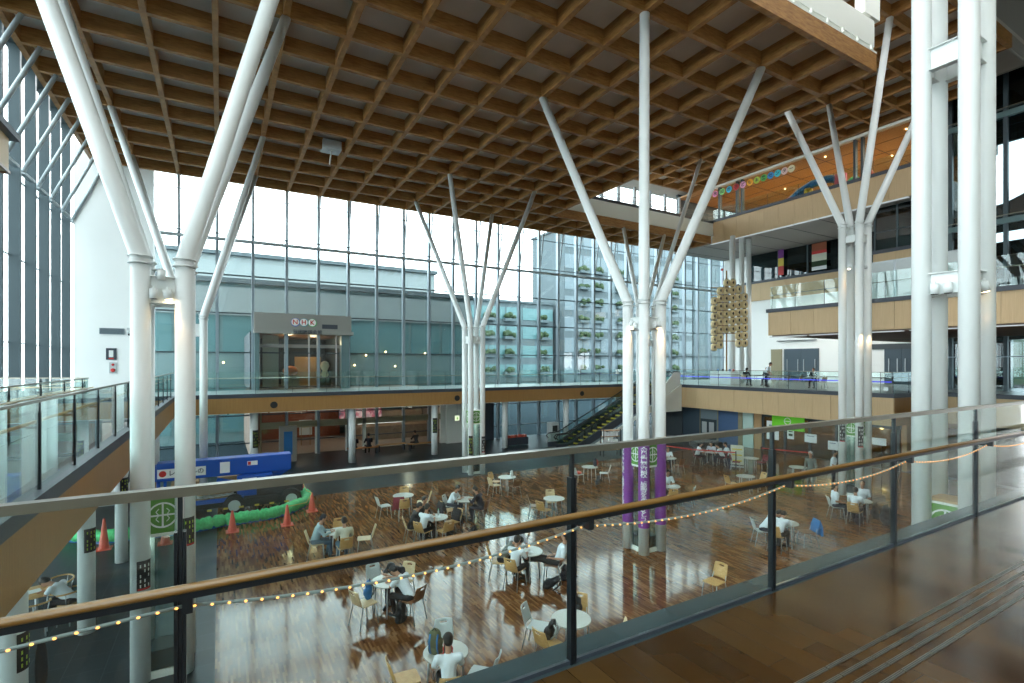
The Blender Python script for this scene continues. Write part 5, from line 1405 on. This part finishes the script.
# level 2 right gallery tables and people
def small_table(x, y, label):
    e = empty('gallery_table', (x, y, 0), label=label, cat='table', group='tables on the right gallery')
    b = MB(); b.box(-.6, .6, -.35, .35, .68, .71); b.out('tabletop', 'tabletop', e)
    for p in ((-.55, -.3), (.55, -.3), (-.55, .3), (.55, .3)):
        b = MB(); b.tube([(*p, 0), (*p, .68)], .018, 8); b.out('leg', 'chrome', e)
small_table(32.0, 21.9, 'first gallery table from the left with seated dark figures'); small_table(31.5, 20.0, 'second gallery table from the left, by the standing person'); small_table(31.4, 17.6, 'third gallery table from the left, near the white columns')
person(('sit', .2), 31.2, 22.1, math.radians(-90), 'blackcloth', 'black', 'person in black at the leftmost gallery table', z=0, long=True)
person(('sit', .1), 32.8, 21.6, math.radians(90), 'navy', 'black', 'person in dark jacket at the leftmost gallery table, farther side', z=0, long=True)
person(('stand', .35), 31.2, 20.6, math.radians(200), 'shirt', 'navy', 'person in white shirt bending over the second gallery table', z=0)
person(('sit', .1), 31.9, 17.9, math.radians(100), 'blackcloth', 'navy', 'person in dark top behind the third gallery table', z=0, long=True)
def gchair(kind, x, y, rz, label): o = put_chair(kind, x, y, rz, label); o.location.z = 0; o['group'] = 'chairs on the right gallery'
gchair('pale', 31.2, 22.1, math.radians(-90), 'pale chair under the person in black on the gallery'); gchair('dark', 32.8, 21.6, math.radians(90), 'dark chair under the person in dark jacket on the gallery')
gchair('pale', 31.0, 19.2, .2, 'pale chair before the second gallery table, left one'); gchair('ply', 31.3, 18.6, .1, 'honey chair between the second and third gallery tables'); gchair('ply', 30.9, 16.9, -.3, 'honey chair before the third gallery table'); gchair('pale', 31.9, 17.9, math.radians(100), 'pale chair behind the third gallery table')
e = empty('craft_table', (32.8, 25.0, 0), label='white draped table with coloured crafts beside the lanterns', cat='table')
b = MB(); b.box(-.5, .5, -.9, .9, 0, .95); b.out('drape', 'paper', e)
b = MB(); random.seed(5)
e2 = e
for k in range(5):
    b = MB(); b.ball((random.uniform(-.3, .3), -.7 + .35 * k, 1.03), .09); o = b.out('ornament', ('orange', 'bluebag', 'signwhite', 'navy', 'bluebag')[k], None, label='%s craft ball on the white draped table, %s from the left' % (('orange', 'blue', 'white', 'navy', 'blue')[k], ('fifth', 'fourth', 'third', 'second', 'first')[k]), cat='ornament'); o.location = (32.8, 25.0, 0)
# person in the upper window
person(('stand', .1), 39.5, 14.0, 1.9, 'shirt', 'navy', 'person in white shirt behind the upper dark window', z=9.0)
b = MB(); b.box(37.3, 43, 12.3, 16.7, 8.8, 8.98); struct('floor', b, 'dark')

# ---------------------------------------------------------------- machines and barrier on the left
e = empty('boom_lift', (0, 0, GZ), label='blue boom lift parked behind the green net barrier', cat='lift')
b = MB(); b.box(-1.95, 2.45, 21.75, 22.35, 1.30, 1.95); b.prism([(.6, 1.30), (2.4, 1.30), (2.0, 1.05), (1.0, 1.05)], 'y', 21.8, 22.3); bevel(b.out('boom', 'blue', e), .04)
b = MB(); b.box(-2.08, -1.9, 21.85, 22.25, 1.3, 1.85); b.out('boom_head', 'blue', e)
b = MB(); b.box(.55, 1.75, 21.35, 21.75, .55, 1.30); bevel(b.out('control_box', 'blue', e), .03)
b = MB(); b.box(.72, 1.2, 21.33, 21.35, .86, 1.22); b.out('placard', 'paper', e)
b = MB(); b.box(.0, .32, 21.73, 21.75, 1.42, 1.82); b.out('placard', 'paper', e)
b = MB(); b.box(.9, 1.25, 21.73, 21.75, 1.62, 1.78); b.out('brand_plate', 'signwhite', e); b = MB(); b.box(.92, 1.02, 21.725, 21.735, 1.64, 1.76); b.out('brand_mark', 'red', e)
b = MB(); b.box(-1.92, -.45, 21.72, 21.75, 1.42, 1.74); pl_ = b.out('name_plate', 'signwhite', e)
b = MB(); b.tube([(-1.76, 21.72, 1.58), (-1.76, 21.71, 1.58)], .11, 20); b.out('name_dot', 'red', pl_)
t = text('レンタルの', .22, (-1.05, 21.71, 1.58), -90, 'edge', pl_, depth=.01)
b = MB(); b.bar((-.1, 21.7, 1.2), (1.0, 21.7, .9), .12, .14); b.out('lift_arm', 'blue', e)
b = MB(); b.box(-2.0, .75, 20.95, 21.05, .52, .66); b.box(-2.0, .75, 22.05, 22.15, .52, .66); b.box(-2.0, .75, 21.0, 22.1, .50, .54); bevel(b.out('platform', 'blue', e), .01)
b = MB(); b.box(-2.0, 2.6, 21.1, 22.1, .30, .52); b.box(.3, 2.7, 21.0, 22.2, .25, .55); b.box(1.2, 2.8, 21.2, 22.0, .55, 1.0); b.out('chassis', 'black', e)
for x in (-1.55, .45, 2.35):
    for y in (20.98, 22.1):
        w = MB(); w.tube([(x, y - .14, .37), (x, y + .14, .37)], .365, 26); wh = w.out('wheel', 'rubber', e)
        w = MB(); w.tube([(x, y - .15, .37), (x, y - .141, .37)], .2, 20); w.out('rim', 'plastic', wh)
b = MB(); b.tube([(-1.9, 21.9, .3), (-1.9, 21.9, 1.3)], .06, 10); b.tube([(-1.7, 21.9, .5), (-1.7, 21.9, 1.3)], .05, 10); b.out('support', 'blue', e)
for k in range(9):
    b = MB(); b.box(-1.9 + .5 * k, -1.75 + .5 * k, 20.80, 20.83, .28, .34); b.out('reflector', 'yellow', e)
for i, (x, l) in enumerate(((-1.2, 'wrapped pale bundle on the lift platform, left one'), (-.15, 'taller pile of wrapped cardboard on the lift platform'))):
    e = empty('wrapped_bundle', (x, 21.5, GZ + .545), label=l, cat='bundle')
    for k in range(4 if i else 2):
        def f(b, k=k):
            for q in range(6): b.ball((-.45 + .18 * q, random.uniform(-.06, .06), .06 + random.uniform(-.01, .02)), 1, (.16, .38, .055), 10, 6)
        o = link('bundle_layer', blob(('bd', k, i), f, .02), e, (0, 0, k * .095)); o.material_slots[0].link = 'OBJECT'; o.material_slots[0].material = M[('card', 'plastic', 'card', 'cream')[k]]
for i, (x, y, h) in enumerate(((-2.6, 24.4, .9), (-1.2, 24.6, .7), (.4, 24.5, .8), (1.7, 24.6, .6))):
    e = empty('cardboard_box', (x, y, GZ), label=('open brown box with white papers at the far left behind the lift', 'second brown box from the left behind the lift', 'third brown box from the left behind the lift', 'rightmost brown box behind the lift')[i], cat='box')
    b = MB(); b.box(-.5, .5, -.3, .3, 0, h); b.out('carton', 'card', e); b = MB(); b.box(-.5, .5, -.302, -.3, h * .45, h * .52); b.out('tape', 'beigebox', e)
def barrier_net():
    pts = [(-4.2, 20.6), (-3.2, 19.75), (-2.2, 19.6), (-1.52, 19.53), (-.57, 19.56), (.15, 19.8), (.9, 19.78), (1.53, 19.81), (2.23, 20.24), (2.76, 20.84), (3.07, 21.8), (2.85, 22.9), (1.8, 23.4)]
    e = empty('net_barrier', (0, 0, GZ), label='rolled bright green net laid in a curve round the lift', cat='barrier')
    P = []; Rr = []; rd = random.Random(2)
    for (x0, y0), (x1, y1) in zip(pts, pts[1:]):
        for k in range(10):
            t = k / 10; P.append((x0 + (x1 - x0) * t, y0 + (y1 - y0) * t, .20)); Rr.append(.17 + .05 * rd.random() + (.0 if k % 5 else -.05))
    b = MB(); b.tube(P, Rr, 14); b.out('net_roll', 'netgreen', e)
    b = MB(); b.tube([(p[0], p[1], .012) for p in P], .10, 8); b.out('ground_sheet', 'bluebag', e)
barrier_net()
def cone(x, y, label, h=.68):
    e = empty('traffic_cone', (x, y, GZ), label=label, cat='traffic cone', group='red traffic cones round the lift')
    b = MB(); b.box(-.19, .19, -.19, .19, .0, .025); b.out('base', 'orange', e); b = MB(); b.lathe([(.14, .02), (.13, .05), (.03, h), (.02, h + .01)], n=20); b.out('cone_body', 'orange', e)
cone(.35, 18.95, 'red traffic cone in front of the lift wheel'); cone(1.98, 18.79, 'red traffic cone in front of the net near the two men'); cone(2.97, 20.1, 'red traffic cone at the right end of the net')
cone(2.93, 22.42, 'red traffic cone behind the right end of the net'); cone(-2.98, 19.06, 'red traffic cone left, between the gallery columns', .9); cone(-1.45, 18.7, 'red traffic cone seen through the glazed case')
b = MB()
pc = [(1.98, 18.79, .62), (2.7, 19.5, .5), (2.97, 20.1, .68), (2.95, 21.3, .5), (2.93, 22.42, .68)]
b.tube([(p[0], p[1], GZ + p[2]) for p in pc], .012, 6); b.out('cone_rope', 'yellow', None, label='thin yellow rope strung between the right traffic cones', cat='rope')
e = empty('white_van', (-3.75, 24.3, GZ), label='white van parked under the left gallery', cat='vehicle')
b = MB(); b.prism([(-2.4, .35), (1.2, .35), (1.35, .8), (1.15, 1.05), (.55, 1.65), (-2.3, 1.75), (-2.45, 1.4)], 'x', -.8, .8); b.xf(Matrix.Rotation(PI, 4, 'Z')); bevel(b.out('van_body', 'signwhite', e), .08, 3)
b = MB(); b.prism([(.62, 1.08), (1.1, 1.08), (.55, 1.55), (.1, 1.58), (.1, 1.08)], 'x', .79, .82); b.prism([(.62, 1.08), (1.1, 1.08), (.55, 1.55), (.1, 1.58), (.1, 1.08)], 'x', -.82, -.79); b.xf(Matrix.Rotation(PI, 4, 'Z')); b.out('side_window', 'black', e)
for y in (-.75, 1.6):
    for x in (-.72, .72):
        w = MB(); w.tube([(x - .1, y, .3), (x + .1, y, .3)], .3, 22); w.out('wheel', 'rubber', e)
e = empty('hanging_coat', (-2.10, 9.15, GZ), label='dark coat hanging beside the nearest gallery column', cat='coat')
def f(b):
    b.tube([(0, 0, 1.72), (0, 0, 1.62), (0, 0, 1.35), (0, 0, 1.15)], [.03, .06, .075, .06], 10); b.ball((0, 0, 1.68), .05)
o = link('coat_cloth', blob('coat', f, .02), e); o.material_slots[0].link = 'OBJECT'; o.material_slots[0].material = M['blackcloth']
b = MB(); b.tube([(-.13, 0, 1.72), (0, 0, 1.75), (.02, 0, 1.7)], .012, 6); b.out('hook', 'chrome', e)
# belt barriers
def stanchion(x, y, label):
    e = empty('stanchion', (x, y, GZ), label=label, cat='barrier post', group='posts of the red belt barrier')
    b = MB(); b.lathe([(.17, 0), (.17, .02), (.04, .05)], n=20); b.out('foot', 'black', e); b = MB(); b.tube([(0, 0, .05), (0, 0, .95)], .03, 12); b.out('pole', 'black', e)
sp = [(19.6, 20.4), (21.99, 18.73), (23.2, 17.0), (25.6, 17.2), (26.5, 14.9), (25.9, 21.8), (21.2, 22.7)]
sl = ['belt barrier post at the left end of the red belts', 'belt barrier post left of the seated group', 'belt barrier post by the poster stand', 'belt barrier post right of the poster stand', 'belt barrier post nearest the cafe glass', 'belt barrier post behind the piano', 'belt barrier post by the dark wall']
for p, l in zip(sp, sl): stanchion(*p, l)
for i, (a, c) in enumerate(((6, 1), (1, 2), (3, 4), (6, 5))):
    b = MB(); b.bar((*sp[a], GZ + .88), (*sp[c], GZ + .88), .008, .06); b.out('barrier_belt', 'red', None, label='red belt ' + ('beside the banners side of the roped area', 'in front of the seated white shirts', 'running towards the cafe glass', 'along the dark blue wall')[i], cat='belt', group='red belts')
e = empty('poster_stand', (23.85, 17.4, GZ), math.radians(-60), label='white poster stand with orange lines beside the roped table', cat='stand')
b = MB(); b.box(-.32, .32, -.02, .02, .12, 1.15); b.out('board', 'cream', e)
b = MB()
for z in (.3, .6, .9): b.box(-.24, .24, -.03, -.02, z, z + .07)
b.out('print', 'yellow', e); b = MB(); b.box(-.33, .33, -.15, .15, 0, .03); b.out('foot', 'chrome', e)

# ---------------------------------------------------------------- outside
def ext_building(name, label, x0, x1, y0, y1, z1, wall, floors, bay, winm, z0=GZ - .12, fr=.75, roof='bld2'):
    e = empty(name, ((x0 + x1) / 2, y0, z0), label=label, cat='building'); cx = (x0 + x1) / 2
    b = MB(); b.box(x0 - cx, x1 - cx, 0, y1 - y0, 0, z1 - z0); b.out('facade_wall', wall, e)
    b = MB(); b.box(x0 - cx - .3, x1 - cx + .3, -.3, y1 - y0 + .3, z1 - z0, z1 - z0 + .35); b.out('roof_edge', roof, e)
    H = (z1 - z0) / floors; n = max(1, int((x1 - x0) / bay)); bw = (x1 - x0) / n
    for f in range(floors):
        for k in range(n):
            b = MB(); a = x0 - cx + bw * k; b.box(a + .12, a + bw - .12, -.06, 0, H * f + H * .12, H * f + H * fr); b.out('window', winm, e)
    return e
M['win_ext'] = mat('teal_window', (.07, .16, .17), .35, spec=.3)
M['win_ext2'] = mat('pale_window', (.13, .17, .19), .7, spec=.2)
ext_building('broadcast_building', 'pale teal broadcasting building behind the left of the far glass', -5.5, 19.5, 41.6, 46, 7.3, 'bldteal2', 2, 2.7, 'win_ext', fr=.70)
ext_building('set_back_block', 'pale upper block set back above the broadcasting building', -8, 21, 54, 60, 11.6, 'bld3', 1, 6, 'bld3')
b = MB(); b.box(-5.5, 19.5, 41.42, 41.53, 5.0, 7.0); b.out('upper_band', 'bld3', None, label='pale band of cladding along the top of the broadcasting building', cat='cladding')
# side rooms seen through the teal glass
for i, (x, z) in enumerate([(8.5, 2.4), (10.2, 2.2), (11.8, 2.5), (13.4, 2.1), (15.2, 2.4), (9.3, 1.4), (12.6, 1.3), (-1.0, 2.3), (.2, 1.6)]):
    b = MB(); b.ball((0, 0, 0), .06); o = b.out('room_lamp', 'warmlamp', None, label='tiny warm lamp behind the teal windows of the broadcasting building', cat='lamp', group='warm lamps behind the teal windows'); o.location = (x, 41.3, z)
e = ext_building('planter_building', 'tall pale building with columns of balcony planters beyond the far glass', 50.5, 82, 70, 80, 24.5, 'bld2', 8, 3.9, 'win_ext2', fr=.8)
e2 = ext_building('low_planter_building', 'lower pale building with balcony planters left of the tall one', 34, 49.6, 72, 82, 11.5, 'bld', 5, 2.7, 'win_ext', fr=.75)
def planter(par, x, y, z, s):
    b = MB(); b.box(x - s, x + s, y - .8, y - .1, z, z + .45); o = b.out('planter_box', 'bld', par)
    rd = random.Random(int(x * 7 + z * 13)); b = MB()
    for k in range(9):
        b.ball((x + rd.uniform(-s, s) * .9, y - .45 + rd.uniform(-.2, .2), z + .55 + rd.uniform(0, .5)), rd.uniform(.28, .48), (1, 1, rd.uniform(.7, 1.3)), 7, 5)
    b.out('shrub', 'foliage', o)
for fl in range(8):
    for x in (54.5 - 66.25, 57.6 - 66.25, 62.9 - 66.25, 68.6 - 66.25, 76.5 - 66.25): planter(e, x, 0, .3 + fl * 2.86 + .9, 1.0)
for fl in range(5):
    for x in (37.5 - 42.2, 41.2 - 42.2, 47.8 - 42.2): planter(e2, x, 0, .3 + fl * 2.9 + .6, 1.0)
ext_building('hazy_building', 'hazy pale building between the planter building and the right gallery', 82.35, 112, 70, 79, 31, 'bld2', 8, 3, 'bld')
# street side on the right, houses on a green hill
b = MB(); b.ball((0, 0, 0), 1, (120, 40, 13), 40, 16); b.bm.verts.ensure_lookup_table(); o = b.out('green_hill', 'foliage', None, kind='structure', label='green hill beyond the right glass'); o.location = (190, 55, -5)
rd = random.Random(8)
for k in range(9):
    x, y, z = 134 + rd.uniform(0, 6), 14 + k * 7.5, -2.5 + rd.uniform(0, 2.5)
    e = empty('house', (x, y, z), rd.uniform(0, 1), label='small pale house on the green hill beyond the right glass', cat='house', group='small houses on the hill')
    b = MB(); b.box(-2.2, 2.2, -1.8, 1.8, -3, 2.6); b.out('house_wall', ('cream', 'signwhite', 'bld2')[k % 3], e)
    b = MB(); b.prism([(-2.6, 2.6), (2.6, 2.6), (0, 4.4)], 'y', -2.1, 2.1); b.out('roof', ('brick', 'mull', 'lantern')[k % 3], e)
